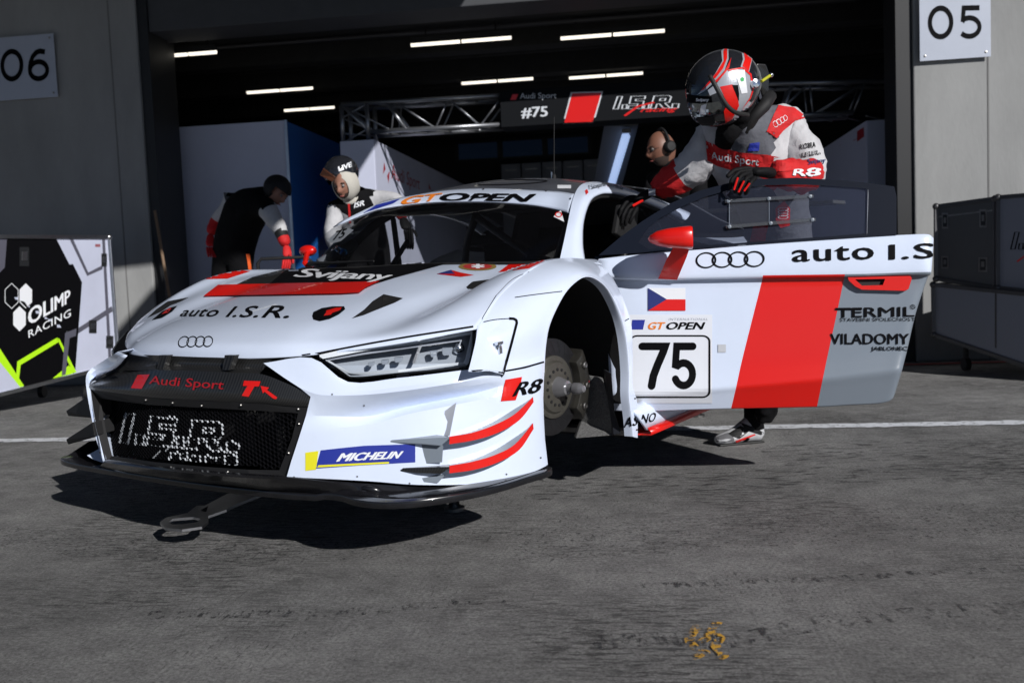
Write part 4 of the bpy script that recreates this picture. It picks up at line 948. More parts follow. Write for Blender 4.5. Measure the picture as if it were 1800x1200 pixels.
# ---- interior --------------------------------------------------------------------------
mb = MB(); mb.bb((-1.7, -.9, .13), (.55, .62, .155)); mb.bb((-1.7, -.58, .155), (-1.66, .62, .9)); mb.obj('floor_tub', car, M_DARK)
mb = MB(); mb.bb((.50, -.56, .155), (.53, .56, .50)); mb.obj('bulkhead', car, M_DARK)
q = [[V((-.27, y, .775)) for y in (-.68, -.3, 0, .3, .66)], [V((-.55, y, .80)) for y in (-.68, -.3, 0, .3, .66)], [V((-.62, y, .74)) for y in (-.68, -.3, 0, .3, .66)], [V((-.60, y, .55)) for y in (-.68, -.3, 0, .3, .66)]]
patch('dashboard', q, 3, 3, car, M_DARK)
M_CAGE = mat('dark_cage_paint', (.03, .031, .035), .45)
def cage(*pts, r=.021): mb = MB(); mb.tube(crline([V(p) for p in pts], 5) if len(pts) > 2 else [V(p) for p in pts], r, 10); mb.obj('roll_cage_tube', car, M_CAGE, smooth=True)
for s_ in (1, -1):
    cage((-.42, .62*s_, .72), (-.60, .60*s_, .93), (-.80, .535*s_, 1.065), (-1.0, .50*s_, 1.10), (-1.5, .50*s_, 1.09))
    cage((-1.5, .50*s_, 1.09), (-1.52, .62*s_, .8), (-1.52, .62*s_, .2))
cage((-1.5, -.5, 1.09), (-1.5, .5, 1.09)); cage((-.85, -.52, 1.07), (-.85, .52, 1.07), r=.018); cage((-1.5, -.5, 1.05), (-1.52, .6, .3)); cage((-1.5, .5, 1.05), (-1.52, -.6, .3))
cage((-1.5, .62, .30), (-.5, .66, .56)); cage((-1.5, .62, .56), (-.5, .66, .32))
# seat (left side drive) and headrest
seat = [[V((-1.28+.08*abs(t)**2, .34+.27*t, .95)) for t in (-1, -.6, 0, .6, 1)], [V((-1.22+.14*abs(t)**2, .34+.28*t, .75)) for t in (-1, -.6, 0, .6, 1)], [V((-1.12+.10*abs(t), .34+.26*t, .45)) for t in (-1, -.6, 0, .6, 1)], [V((-.75, .34+.25*t, .38+.09*abs(t)**2)) for t in (-1, -.6, 0, .6, 1)]]
patch('seat_shell', seat, 3, 3, car, M_CARB, thick=.02)
for s_ in (-.27, .27):
    mb = MB(); mb.prism([V((-1.22, .34+s_, 1.04)), V((-1.02, .34+s_, 1.03)), V((-.96, .34+s_, .90)), V((-1.15, .34+s_, .84))], (0, .03, 0)); mb.obj('headrest_wing', car, M_BLK2, bevel=.008)
for dy in (-.09, .09): mb = MB(); mb.prism([V((-1.20, .34+dy-.03, .80)), V((-1.20, .34+dy+.03, .80)), V((-1.04, .34+dy*.4+.03, .42)), V((-1.04, .34+dy*.4-.03, .42))], (.006, 0, .003)); mb.obj('harness_strap', car, M_GREY)
mb = MB(); pts = arc(.34, .70, .15, .11, 0, 360, 28)[:-1]; mb.tube([V((-.72-(z-.70)*.35, y, z)) for y, z in pts+[pts[0], pts[1]]], .014, 8, False); mb.bb((-.74, .22, .69), (-.70, .46, .72)); mb.obj('steering_wheel', car, M_BLK2, smooth=True)
# air duct, hose and clamp on the passenger side
M_DUCT = mat('grey_duct', (.13, .14, .16), .5)
mb = MB(); a = K(562, 464, Y=-.58); b = K(624, 428, Y=-.52); mb.tube([a, b], .026, 14); mb.obj('duct_hose', car, M_DUCT, smooth=True)
mb = MB(); mb.tube([a.lerp(b, .45), a.lerp(b, .49)], .034, 14); mb.tube([a.lerp(b, .56), a.lerp(b, .60)], .034, 14); mb.obj('hose_clamp', car, M_CHR, smooth=True)
mb = MB(); c = K(604, 444, Y=-.50); mb.lathe(c, V((.4, .4, .2)), [(-.02, .010), (0, .018), (.01, .018), (.014, .012), (.03, .012), (.034, 0)], 14); mb.obj('blue_fitting', car, mat('anodised_blue', (.01, .25, .60), .25, metal=.8), auto=35)
mb = MB(); mb.tube([K(690, 466, Y=-.25), K(716, 424, Y=-.30)], .012, 8); mb.obj('centre_strut', car, M_CAGE)
cage((-.45, -.2, .76), (-.80, -.52, 1.04), r=.014)
# ---- wheel well and brake ------------------------------------------------------------------
mb = MB(); hc = K(1026, 650, Y=.985); ac = V((hc.x, 0, .40))
liner = [[V((-.04+.40*math.cos(math.radians(a)), y, .36+.385*math.sin(math.radians(a)))) for y in (.95, .75, .55)] for a in range(-20, 201, 20)]
o = patch('wheel_arch_liner', liner, 2, 2, car, M_BLK2)
mb = MB(); mb.bb((-.46, .53, .12), (.40, .55, .62)); mb.obj('inner_panel', car, M_DARK)
mb = MB(); mb.bb((-.46, -.55, .12), (.40, -.53, .62)); mb.obj('inner_panel', car, M_DARK)
hb = K(972, 680, Y=.78); ay = V((.10, 1, .0)).normalized()
M_DISC = mat('brake_disc_iron', (.045, .045, .05), .45, metal=.8, var=.2, vscale=40)
M_BELL = mat('brake_bell', (.10, .095, .082), .5, metal=.6, var=.15, vscale=30)
mb = MB(); mb.lathe(hb, ay, [(-.035, .10), (-.035, .176), (-.033, .181), (-.005, .181), (-.003, .176), (-.003, .10)], 72); mb.obj('brake_disc', car, M_DISC, auto=35)
vs = []; 
u = ay.orthogonal().normalized(); v_ = ay.cross(u)
grv = MB()
for k in range(24):
    an = k*math.pi/12; pts = []
    for i in range(6):
        r_ = .112+.012*i; aa = an+.05*i; pts.append(hb+ay*(-.0022)+(u*math.cos(aa)+v_*math.sin(aa))*r_)
    for p, q_ in zip(pts, pts[1:]):
        s1 = (q_-p).cross(ay).normalized()*.0012; grv.add([p+s1, p-s1, q_-s1, q_+s1], [(0, 1, 2, 3)])
grv.obj('disc_groove', car, M_BLK2)['kind'] = 'stuff'
mb = MB(); mb.lathe(hb, ay, [(-.002, .118), (.006, .117), (.010, .108), (.010, .100), (.020, .092), (.024, .07), (.026, .05), (.026, .0)], 60); mb.obj('disc_bell', car, M_BELL, auto=35)
for k in range(16):
    an = k*math.pi/8; p = hb+ay*.026+(u*math.cos(an)+v_*math.sin(an))*.066
    mb = MB(); mb.lathe(p, ay, [(-.004, .006), (.001, .006), (.0015, 0)], 8); mb.obj('bell_bolt', car, M_BLK2)
mb = MB(); mb.lathe(hb, ay, [(.026, .040), (.034, .038), (.055, .031), (.068, .026), (.070, .017), (.096, .017), (.098, .021), (.120, .021), (.126, .019), (.140, .012), (.143, 0)], 32); mb.obj('wheel_hub', car, mat('hub_alloy', (.30, .30, .32), .25, metal=.6), auto=40)
# caliper hugging the rear of the disc
cal = MB(); P_ = []
for a in range(-36, 46, 10):
    an = math.radians(180+a); dr = V((math.cos(an), 0, math.sin(an))); row = []
    for (r_, t_) in ((.135, .045), (.172, .050), (.212, .040), (.218, -.02), (.210, -.07), (.14, -.07)): row.append(hb+dr*r_+ay*t_)
    P_.append(row)
n = 6; vs = [p for r in P_ for p in r]; fs = [(i*n+j, i*n+(j+1) % n, (i+1)*n+(j+1) % n, (i+1)*n+j) for i in range(len(P_)-1) for j in range(n)]+[tuple(range(n)), tuple((len(P_)-1)*n+k for k in range(n))]
cal.add(vs, fs); co = cal.obj('brake_caliper', car, mat('caliper_olive', (.045, .043, .038), .4, metal=.5, var=.2, vscale=30), bevel=.006, auto=40)
for a in (-22, 5, 32):
    an = math.radians(180+a); p = hb+V((math.cos(an), 0, math.sin(an)))*.170+ay*.052; mb = MB(); mb.lathe(p, ay, [(0, .014), (.006, .013), (.008, .009), (.005, 0)], 16); mb.obj('piston_cover', co, M_STEEL, auto=35)
ct = bvh([([v.co for v in co.data.vertices], [tuple(p.vertices) for p in co.data.polygons])])
# suspension, undertray, debris coloured guard
for p, q_, r_ in ((V((-.05, .55, .26)), hb+V((.0, -.06, -.11)), .018), (V((-.3, .55, .26)), hb+V((0, -.06, -.11)), .016), (V((-.05, .55, .55)), hb+V((0, -.06, .12)), .016), (V((-.22, .55, .40)), hb+V((-.12, -.06, .0)), .012)):
    mb = MB(); mb.tube([p, q_], r_, 10); mb.obj('suspension_arm', car, M_STEEL, smooth=True)
mb = MB(); mb.tube([V((-.12, .60, .25)), V((-.12, .58, .72))], .045, 16); mb.obj('damper', car, M_BLK2, smooth=True)
mb = MB(); c = hb+V((0, -.07, 0)); mb.box(c, (.10, .06, .26)); mb.obj('upright', car, M_STEEL, bevel=.01)
M_DEB = mat('sand_blasted_guard', (.13, .13, .13), .9, var=.55, vscale=160)
mb = MB(); a = [K(1036, 660, Y=.80), K(1060, 664, Y=.86), K(1076, 730, Y=.92), K(1086, 764, Y=.94), K(1012, 770, Y=.78), K(1022, 740, Y=.76)]
mb.prism(a, (-.02, -.02, 0)); mb.obj('splash_guard', car, M_DEB, bevel=.003)
mb = MB(); a = [K(1064, 650, Y=.90), K(1075, 656, Y=.94), K(1080, 722, Y=.95), K(1092, 762, Y=.965), K(1078, 764, Y=.93), K(1069, 700, Y=.90)]
mb.prism(a, (-.04, -.03, 0)); mb.obj('guard_edge', car, mat('blue_grey_rubber', (.03, .033, .042), .5), bevel=.004)
mb = MB(); mb.bb((-1.75, -.97, .085), (-.46, .97, .105)); mb.bb((-.459, -.5, .086), (.20, .5, .104)); mb.obj('undertray', car, M_BLK2)
mb = MB(); a = K(1040, 768, Y=.8); mb.bb((-.46, .3, .106), (-.40, .96, .125)); mb.obj('tray_edge', car, M_STEEL)
# air jacks down to the ground
for x, y in ((.05, .42), (.05, -.42), (-2.35, .42), (-2.35, -.42)):
    gp = car.loc(V(((car.M@V((x, y, .1))).x, (car.M@V((x, y, .1))).y, 0.012))); mb = MB(); mb.tube([V((x, y, .11)), gp], .022, 14); mb.obj('air_jack', car, M_CHR, smooth=True)
    mb = MB(); mb.lathe(gp-V((0, 0, .012)), (0, 0, 1), [(0, 0), (0, .04), (.012, .04), (.012, 0)], 20); mb.obj('jack_foot', car, M_STEEL)
# ---- tow strap plate under the nose ---------------------------------------------------------
ty = lambda px, py, z: car.loc(Gd(px, py, z))
o2 = [(281, 917), (292, 909), (330, 901), (346, 888), (360, 888), (400, 867), (470, 858), (478, 861), (408, 889), (398, 895), (366, 906), (366, 916), (355, 925), (320, 930), (290, 927)]
zt = [.085]*6+[.14]*3+[.085]*6
h2 = [(296, 917), (304, 911), (340, 908), (352, 911), (346, 917), (320, 921), (302, 921)]
zo = [ty(x, y, .075+max(0, (x-360))*.0004) for x, y in o2]; zh = [ty(x, y, .075) for x, y in h2]
tr = [tuple(t) for t in tessellate_polygon([zo, zh])]; al = zo+zh; mb = MB(); n = len(al); dn = V((0, 0, -.009))
fs = [t for t in tr]+[tuple(i+n for i in t[::-1]) for t in tr]
k = len(zo); fs += [(i, (i+1) % k, (i+1) % k+n, i+n) for i in range(k)]; k2 = len(zh); fs += [(k+i, k+(i+1) % k2, k+(i+1) % k2+n, k+i+n) for i in range(k2)]
mb.add(al+[p+dn for p in al], fs); mb.obj('tow_hook', car, M_ALU, auto=40)
mb = MB(); mb.add([ty(x, y, .078) for x, y in [(352, 896), (398, 872), (408, 873), (362, 899)]], [(0, 1, 2, 3)]); mb.obj('tow_hook_slot', car, M_BLK2)
# ---- antennas, roof hatch ring ---------------------------------------------------------------
mb = MB(); a = K(973, 313, Y=.0); a = V((-1.5, .02, 1.195)); b = V((a.x, a.y, a.z+.0)); 
p0 = K(974, 312, Y=.18); p1 = K(974, 206, Y=.18); mb.tube([p0, p1], .0022, 6); mb.lathe(p0, (0, 0, 1), [(-.02, .012), (.012, .010), (.018, .003)], 12); mb.obj('antenna', car, M_BLK2)
mb = MB(); p0 = K(970, 313, Y=.12); mb.tube([p0-V((0, 0, .02)), p0+V((0, 0, .03))], .004, 8); mb.obj('pitot_tube', car, M_ALU)
ex_ = [V((-1.03+.20*math.cos(a), .02+.20*math.sin(a)*1.0, 0)) for a in [i*.2617994 for i in range(24)]]
RT_ = bvh(SURF[-1:]) if False else None
# ---- far side mirror ----------------------------------------------------------------------------
mb = MB(); c = K(541, 441, Y=-1.02); 
mb.sphere(c, 1, 10, (.035, .055, .030)); mo = mb.obj('mirror', car, M_RED, smooth=True)
mb = MB(); mb.tube([c, K(536, 462, Y=-.92), V((-.62, -.90, .78))], .014, 8); mb.obj('mirror_arm', mo, M_RED)
# ================================================================== open door
d0 = V((.36, 3.69, 0)); d1 = V((1.62, 3.50, 0)); dn_ = V(((d1-d0).y, -(d1-d0).x, 0)).normalized()
if dn_.y > 0: dn_ = -dn_
def plane_hit(px, py, P, N):
    d = ray(px, py); return EYE + d*((P-EYE).dot(N)/d.dot(N))
def KD(px, py, off=0): return car.loc(plane_hit(px, py, d0+dn_*off, dn_))
zb = KD(1300, 430); zbw = (car.M@zb).z
NW = (dn_ + V((0, 0, .30))).normalized(); PW = d0 + V((0, 0, zbw)) + dn_*.0
def KW(px, py, off=0): return car.loc(plane_hit(px, py, PW+NW*off, NW))
cols = [(1052, 456, 1046, 484, 1058, 496, 1066, 560, 1070, 640, 1072, 692, 1076, 722), (1150, 445, 1150, 487, 1150, 499, 1150, 560, 1150, 640, 1150, 690, 1150, 722), (1245, 438, 1245, 486, 1244, 497, 1236, 560, 1227, 638, 1220, 686, 1215, 720),
        (1341, 430, 1341, 484, 1339, 495, 1323, 558, 1304, 634, 1294, 680, 1285, 718), (1485, 421, 1485, 482, 1483, 493, 1470, 555, 1455, 624, 1446, 667, 1436, 715), (1535, 418, 1535, 481, 1533, 491, 1520, 552, 1505, 618, 1498, 661, 1490, 712),
        (1590, 415, 1588, 479, 1585, 490, 1575, 550, 1560, 612, 1550, 655, 1545, 709), (1630, 414, 1628, 478, 1622, 490, 1602, 550, 1588, 610, 1578, 652, 1567, 702), (1641, 420, 1637, 478, 1630, 490, 1610, 550, 1596, 610, 1586, 650, 1574, 690)]
offs = [0, .022, -.010, -.004, .004, .020, -.022]
DS = []
rowsd = [[KD(c[2*i], c[2*i+1], offs[i]-(.015 if j == 8 else 0)) for j, c in enumerate(cols)] for i in range(7)]
bw = car.I.to_3x3() @ (-dn_)
def mrow(a, b, t, o=0): return [p.lerp(q_, t)+(-bw)*o for p, q_ in zip(a, b)]
R_ = [[p+bw*.02 for p in rowsd[0]], rowsd[0], mrow(rowsd[0], rowsd[1], .5, .004), rowsd[1], mrow(rowsd[1], rowsd[2], .5, .002), rowsd[2], rowsd[3], rowsd[4], mrow(rowsd[4], rowsd[5], .7), rowsd[5], mrow(rowsd[5], rowsd[6], .3), mrow(rowsd[5], rowsd[6], .8), rowsd[6]]
door = patch('door', R_, 4, 5, car, [M_WHITE, M_RED, M_GREY], thick=.035, sharp=40, store=DS); flipcheck(door, EYEL); door['label'] = 'open driver door with race number'
D = door
nJ_ = 5*(len(cols)-1)
for k_, p in enumerate(door.data.polygons):
    i_, j_ = divmod(k_, nJ_); p.material_index = 0 if i_//4 < 3 or j_//5 < 3 else (1 if j_//5 == 3 else 2)
T_D = bvh(DS)
def dd(shape, quad, nm, m, off=.0015, step=9, par=None, tree=None):
    step = 5; off += .0014 if 'field' not in nm and 'stripe' not in nm else 0
    return decal(car, tree or T_D, shape, quad, nm, m, par or D, off, step)
SQ = poly2([(0, 0), (1, 0), (1, 1), (0, 1)])
# rear grey field, red stripe
for i, v in enumerate(rings2()): dd(([(x/3.34, y) for x, y in v[0]], v[1]), Q(1223, 444, 1344, 472, -3), 'ring', M_BLACK, .0015+.0002*i)
dd(txt2('auto', 0, .018, 1.1), Q(1392, 436, 1536, 461, -5), 'lettering', M_BLACK)
dd(txt2('I.S', 0, .018, 1.1), Q(1562, 430, 1641, 457, -3), 'lettering', M_BLACK, .0018)
# flag
dd(poly2([(0, .5), (1, .5), (1, 1), (0, 1)]), Q(1139, 506, 1205, 546, 0), 'flag', M_WPR, .0015)
dd(poly2([(0, 0), (1, 0), (1, .5), (0, .5)]), Q(1139, 506, 1205, 546, 0), 'flag_red_half', M_RED, .0015)
dd(poly2([(0, 0), (.5, .5), (0, 1)]), Q(1139, 506, 1205, 546, 0), 'flag_wedge', M_NAVY, .0022)
# number board
dd(SQ, Q(1104, 553, 1252, 708, 0), 'number_board', mat('number_board_white', (.74, .77, .84), .3, coat=.4), .0008)
dd(txt2('GT', .3, .035), Q(1139, 566, 1170, 579), 'lettering', M_ORG, .0018); dd(txt2('OPEN', .3, .035), Q(1171, 566, 1240, 579), 'lettering', M_BLACK, .0018)
dd(txt2('INTERNATIONAL', .2, .0, 1.15), Q(1175, 559, 1244, 563), 'lettering', M_LGT, .0018)
dd(poly2([(0, 0), (.85, 0), (1, 1), (0.1, 1)]), Q(1109, 562, 1134, 579), 'blue_emblem', M_BLUE, .0018)
fr = stroke2(rrect(.09, 1.0), .026, True); dd(fr, Q(1108, 590, 1247, 697), 'number_frame', M_BLACK, .0018)
sc6 = lambda q: ([(x/.6, y) for x, y in q[0]], q[1])
sev = sc6(stroke2([(.05, .92), (.54, .92), (.50, .80), (.38, .52), (.29, .28), (.25, .06)], .165))
def cap(x, y, r, ax=1.0): return poly2(arc(x, y, r*ax, r, 0, 360, 16)[:-1])
dd(sev, Q(1125, 602, 1174, 683), 'race_number', M_BLACK, .0018, 0); dd(sc6(join2(cap(.05, .92, .082), cap(.25, .06, .082))), Q(1125, 602, 1174, 683), 'race_number', M_BLACK, .0021, 0)
fiv = sc6(stroke2([(.52, .92), (.13, .92), (.10, .52)]+arc(.295, .315, .215, .245, 130, -155, 22), .165))
dd(fiv, Q(1180, 602, 1224, 683), 'race_number', M_BLACK, .0018, 0); dd(sc6(join2(cap(.52, .92, .082), cap(.10, .21, .082))), Q(1180, 602, 1224, 683), 'race_number', M_BLACK, .0021, 0)
dd(SQ, Q(1262, 605, 1276, 619), 'paper_patch', mat('grey_patch', (.50, .52, .56), .5), .0016)
dd(txt2('TERMIL', 0, .015), Q(1469, 541, 1606, 558, -2), 'lettering', M_BLACK, .0022); dd(SQ, Q(1468, 541, 1515, 545, 0), 'lettering_bar', M_BLACK, .0026)
dd(txt2('STAVEBNI SPOLECNOST', 0, .003), Q(1476, 559, 1607, 565, -1), 'lettering', M_BLACK, .0022)
dd(stroke2(arc(.5, .5, .45, .45, 0, 360, 18)[:-1], .12, True), Q(1600, 535, 1608, 543), 'registered_mark', M_BLACK, .0022, 0); dd(txt2('R'), Q(1602, 537, 1606, 541), 'registered_mark', M_BLACK, .0024, 0)
dd(txt2('VILADOMY', 0, .018), Q(1459, 586, 1597, 605, 0), 'lettering', M_BLACK, .0022); dd(txt2('JABLONEC', 0, .015), Q(1531, 609, 1594, 618), 'lettering', M_BLACK, .0022)
# handle: red shell with a dark grip pocket
hp = [(1490, 487), (1600, 485), (1603, 489), (1597, 508), (1590, 511), (1515, 509), (1503, 503), (1492, 493)]
P0 = [KD(x, y, .012) for x, y in hp]; P1 = [KD(x, y, -.004) for x, y in hp]; hi = [(1503, 491), (1556, 490), (1552, 501), (1515, 502)]
H0 = [KD(x, y, .012) for x, y in hi]; H1 = [KD(x, y, -.02) for x, y in hi]
tr = [tuple(t) for t in tessellate_polygon([P0, H0])]; n = 8
ho = mk('handle', P0+H0+P1+H1, tr+[(i, (i+1) % 8, 12+(i+1) % 8, 12+i) for i in range(8)]+[(8+i, 8+(i+1) % 4, 20+(i+1) % 4, 20+i) for i in range(4)], D, M_RED, auto=40)
mk('handle_pocket', [KD(x, y, -.004) for x, y in hi], [(0, 1, 2, 3)], D, M_BLK2)
# mirror on its arm (casts the blob of shade on the door)
so_ = .17
def ell(px, py, ry, rx, off, n=14):
    c = KD(px, py, off); up = car.I.to_3x3() @ V((0, 0, 1)); ou = -bw; return [c+up*ry*math.copysign(abs(math.sin(2*math.pi*(k+.5)/n))**.6, math.sin(2*math.pi*(k+.5)/n))+ou*rx*math.copysign(abs(math.cos(2*math.pi*(k+.5)/n))**.6, math.cos(2*math.pi*(k+.5)/n)) for k in range(n)]
secs = [ell(1139, 420, .003, .006, so_), ell(1143, 420, .014, .026, so_), ell(1155, 419, .027, .046, so_), ell(1175, 418.5, .036, .058, so_), ell(1198, 418, .041, .062, so_), ell(1214, 417.5, .043, .062, so_), ell(1217, 417.5, .041, .058, so_)]
n = 14; vs = [p for s in secs for p in s]
mo = mk('mirror', vs, [(i*n+k, i*n+(k+1) % n, (i+1)*n+(k+1) % n, (i+1)*n+k) for i in range(len(secs)-1) for k in range(n)]+[tuple(range(n)), tuple(range(len(vs)-n, len(vs)))], D, M_RED, auto=50)
mb = MB(); a = [KD(1183, 436, so_-.02), KD(1213, 434, so_-.02), KD(1207, 452, so_*.75), KD(1190, 492, .02), KD(1157, 490, .02), KD(1172, 455, so_*.75)]
vs = a+[p+bw*.02+V((0, 0, .0)) for p in a]; n = 6
mk('mirror_arm', vs, [(0, 1, 2, 5), (5, 2, 3, 4), (11, 8, 7, 6), (10, 9, 8, 11)]+[(i, (i+1) % 6, (i+1) % 6+6, i+6) for i in range(6)], mo, M_RED, auto=30)
mb = MB(); mb.prism([KD(x, y, so_-.035) for x, y in [(1218.5, 402), (1218.5, 434)]]+[KD(x, y, so_+.045) for x, y in [(1218.5, 434), (1218.5, 402)]], (.0, .0, .001)) if False else None
# window: dark frame band, tinted pane, clear sliding panel with rails
wo_ = [(1052, 449), (1090, 417), (1130, 388), (1180, 357), (1230, 335), (1280, 322), (1340, 314.5), (1400, 312.5), (1480, 317), (1530, 322), (1572, 328), (1576, 345), (1576, 413), (1450, 421), (1300, 431), (1150, 443)]
wi_ = [(1122, 426), (1140, 400), (1160, 384), (1200, 363), (1240, 346), (1285, 333), (1340, 326), (1400, 324.5), (1470, 327), (1520, 331), (1526, 334), (1527, 345), (1524, 410), (1450, 416), (1300, 427), (1140, 438)]
n = 16; a = [KW(x, y, .004) for x, y in wo_]; b = [KW(x, y, .004) for x, y in wi_]; a2 = [KW(x, y, -.014) for x, y in wo_]; b2 = [KW(x, y, -.014) for x, y in wi_]
M_FRM = mat('window_frame_black', (.006, .009, .018), .5, spec=.08)
fo = mk('window_frame', a+b+a2+b2, sum([[(i, (i+1) % n, (i+1) % n+n, i+n), (2*n+i, 2*n+(i+1) % n, 3*n+(i+1) % n, 3*n+i), (i, (i+1) % n, (i+1) % n+2*n, i+2*n), (n+i, n+(i+1) % n, 3*n+(i+1) % n, 3*n+i)] for i in range(n)], []), D, M_FRM, auto=40)
pane = [KW(x, y, -.006) for x, y in wi_]; mk('window_pane', pane, [tuple(t) for t in tessellate_polygon([pane])], D, M_GLASSD)
for rl in ([(1274, 354), (1430, 345)], [(1276, 399), (1434, 386)]):
    p, q2 = KW(*rl[0], .004), KW(*rl[1], .004); mb = MB(); mb.box((p+q2)/2, ((q2-p).length, .010, .014), (q2-p).to_track_quat('X', 'Z').to_matrix()); mb.obj('slider_rail', D, glassmat('acrylic_rail', (.75, .77, .8), .30, .1, (.18, .19, .21)) if 'acrylic_rail' not in bpy.data.materials else bpy.data.materials['acrylic_rail'], bevel=.002)
    for t in (.04, .5, .96): mb = MB(); mb.lathe(p.lerp(q2, t), -bw, [(0, .008), (.010, .007), (.012, 0)], 10); mb.obj('rail_screw', D, M_GREY)
sl = [KW(x, y, .002) for x, y in [(1282, 358), (1352, 354), (1352, 394), (1282, 397)]]; mb = MB()
mb.prism(sl, bw*.003); mb.obj('sliding_panel', D, M_GLASSC)
mb = MB(); pl = [KW(x, y, .003) for x, y in [(1282, 358), (1282, 397)]]; mb.tube(pl, .0012, 6); pl = [KW(x, y, .003) for x, y in [(1352, 354), (1352, 394)]]; mb.tube(pl, .0012, 6); mb.obj('panel_edge', D, M_GREY)
mb = MB(); pl = [KW(x, y, .003) for x, y in [(1526, 333), (1524, 412)]]; mb.tube(pl, .0012, 6); mb.obj('pane_edge', D, M_LGT)
# ================================================================== livery on the body
FS = [(v, f) for v, f in SURF]
def bd(shape, quad, nm, m, off=.0015, step=8, thick=0):
    ym = sum(q[1] for q in quad)/4; xm = sum(q[0] for q in quad)/4; step = 8 if not 440 < ym < 535 else 2.5
    T_B = T_LO if (ym > 458 and not (xm > 585 and ym < 459)) else T_UP
    return decal(car, T_B, shape, quad, nm, m, None, off, step, thick)
sp2 = [(x, y) for x, y in sidep] if False else None
o = patch('fender', sidep, 4, 4, car, M_WHITE, store=SURF); flipcheck(o, EYEL); o['label'] = 'quarter panel beside the headlight'
UPN = SURF[NUP0:NUP1]; T_UP = bvh(UPN); T_LO = bvh(SURF[:NUP0]+SURF[NUP1:])
def gp(pts, wd=2.0, off=.0012, m=None, nm='panel_gap'):
    P = crline([V((x, -y, 0)) for x, y in pts], 6); v, f = stroke2([(p.x, p.y) for p in P], wd)
    x0 = min(p[0] for p in v); x1 = max(p[0] for p in v); y0 = min(p[1] for p in v); y1 = max(p[1] for p in v)
    s_, _ = norm2(v, f); bd((s_, f), [(x0, -y1), (x1, -y1), (x1, -y0), (x0, -y0)], nm, m or M_BLACK, off, 0)
gp([(545, 624), (600, 613), (700, 595), (800, 579), (832, 574)], 3.2); gp([(215, 619), (240, 624), (330, 630), (420, 631), (500, 628), (546, 622)], 2.5)
gp([(850, 566), (870, 562), (895, 560)], 1.4); gp([(895, 560), (904, 561), (908, 566), (905, 580), (886, 650), (884, 656)], 4.5, .0016); gp([(848, 563), (850, 556), (872, 520)], 1.2); gp([(872, 520), (900, 492), (930, 478)], .8)
gp([(888, 652), (920, 646), (956, 636)], 3.2); gp([(827, 652), (850, 651), (884, 655)], 2.5); gp([(905, 523), (940, 518), (988, 512)], 1.4); gp([(1098, 564), (1107, 559)], 1.5)
for (x, y) in ((950, 804), (1112, 590), (1116, 700), (1119, 755), (640, 712), (584, 693), (517, 838), (628, 837), (890, 833), (720, 849), (932, 838)):
    bd(poly2(arc(.5, .5, .5, .5, 0, 360, 10)[:-1]), Q(x-1.6, y-1.6, x+1.6, y+1.6), 'body_screw', M_STEEL, .0016, 0)
# hood livery
s_, q_ = pxpoly([(412, 502), (445, 487), (510, 471), (530, 466), (640, 462), (800, 457), (795, 461), (693, 489), (655, 501), (640, 503), (430, 506)]); bd(s_, q_, 'carbon_outlet', M_CARB, .0015)
s_, q_ = pxpoly([(505, 473), (520, 466), (620, 462), (800, 457), (795, 461), (693, 489), (655, 501), (640, 503), (470, 503)]); bd(s_, q_, 'black_panel', M_BLACK, .0032)
s_, q_ = pxpoly([(384, 503), (430, 502), (640, 498), (668, 497), (644, 508), (632, 517), (600, 519), (400, 522), (358, 523)]); bd(s_, q_, 'red_lip', M_RED, .007)
s_, q_ = pxpoly([(341, 477), (355, 475), (420, 475), (440, 477), (400, 490), (362, 491), (326, 488)]); bd(s_, q_, 'red_flash', M_RED, .0015, 20)
s_, q_ = pxpoly([(893, 466), (925, 460), (958, 458), (930, 472), (876, 479)]); bd(s_, q_, 'red_flash', M_RED, .0015, 20)
s_, q_ = pxpoly([(768, 482), (793, 475), (812, 480), (833, 484), (810, 487)]); bd(s_, q_, 'flag', M_RED, .0015); s_, q_ = pxpoly([(768, 482), (793, 475), (797, 480), (800, 482)]); bd(s_, q_, 'flag_wedge', M_NAVY, .0022)
bd(poly2(arc(.5, .5, .5, .5, 0, 360, 30)[:-1]), Q(806, 462, 873, 476), 'crest', mat('gold_print', (.25, .17, .05), .4), .0015); bd(poly2(arc(.5, .5, .5, .5, 0, 360, 30)[:-1]), Q(814, 464, 865, 474), 'crest_field', mat('crest_red', (.40, .03, .03), .4), .0020)
bd(txt2('*', 0, .04), Q(828, 465, 852, 473), 'crest_mark', M_WPR, .0025, 0)
bd(txt2('auto I.S.R.', .35, .012, 1.05), [(322, 541), (512, 537), (508, 560), (316, 556)], 'lettering', M_BLACK, .0018)
for i, v in enumerate(rings2()): bd(([(x/3.34, y) for x, y in v[0]], v[1]), [(316, 591), (376, 591), (374, 610), (311, 611)], 'ring', M_BLACK, .0015+.0002*i, 0)
bd(txt2('Svijany', .25, .022, .92), [(524, 474), (694, 482), (684, 500), (512, 494)], 'lettering', M_WPR, .0065)
s_, q_ = pxpoly([(549, 556), (551, 549), (566, 542), (585, 539), (605, 539), (607, 544), (596, 553), (580, 561), (562, 565), (551, 562)]); bd(s_, q_, 'hood_pin', M_BLACK, .0018)
s_, q_ = pxpoly([(569, 556), (574, 549), (573, 547), (590, 542), (601, 541), (598, 546), (584, 551), (582, 554)]); bd(s_, q_, 'hood_pin_arrow', M_RED, .0024, 0)
s_, q_ = pxpoly([(619, 560), (640, 545), (655, 530), (674, 518), (690, 521), (708, 525), (695, 532), (672, 541), (640, 554)]); bd(s_, q_, 'hood_vent', M_BLK2, .0018)
s_, q_ = pxpoly([(674, 518), (708, 525), (695, 532), (672, 538)]); bd(s_, q_, 'vent_lip', M_CARB, .0024)
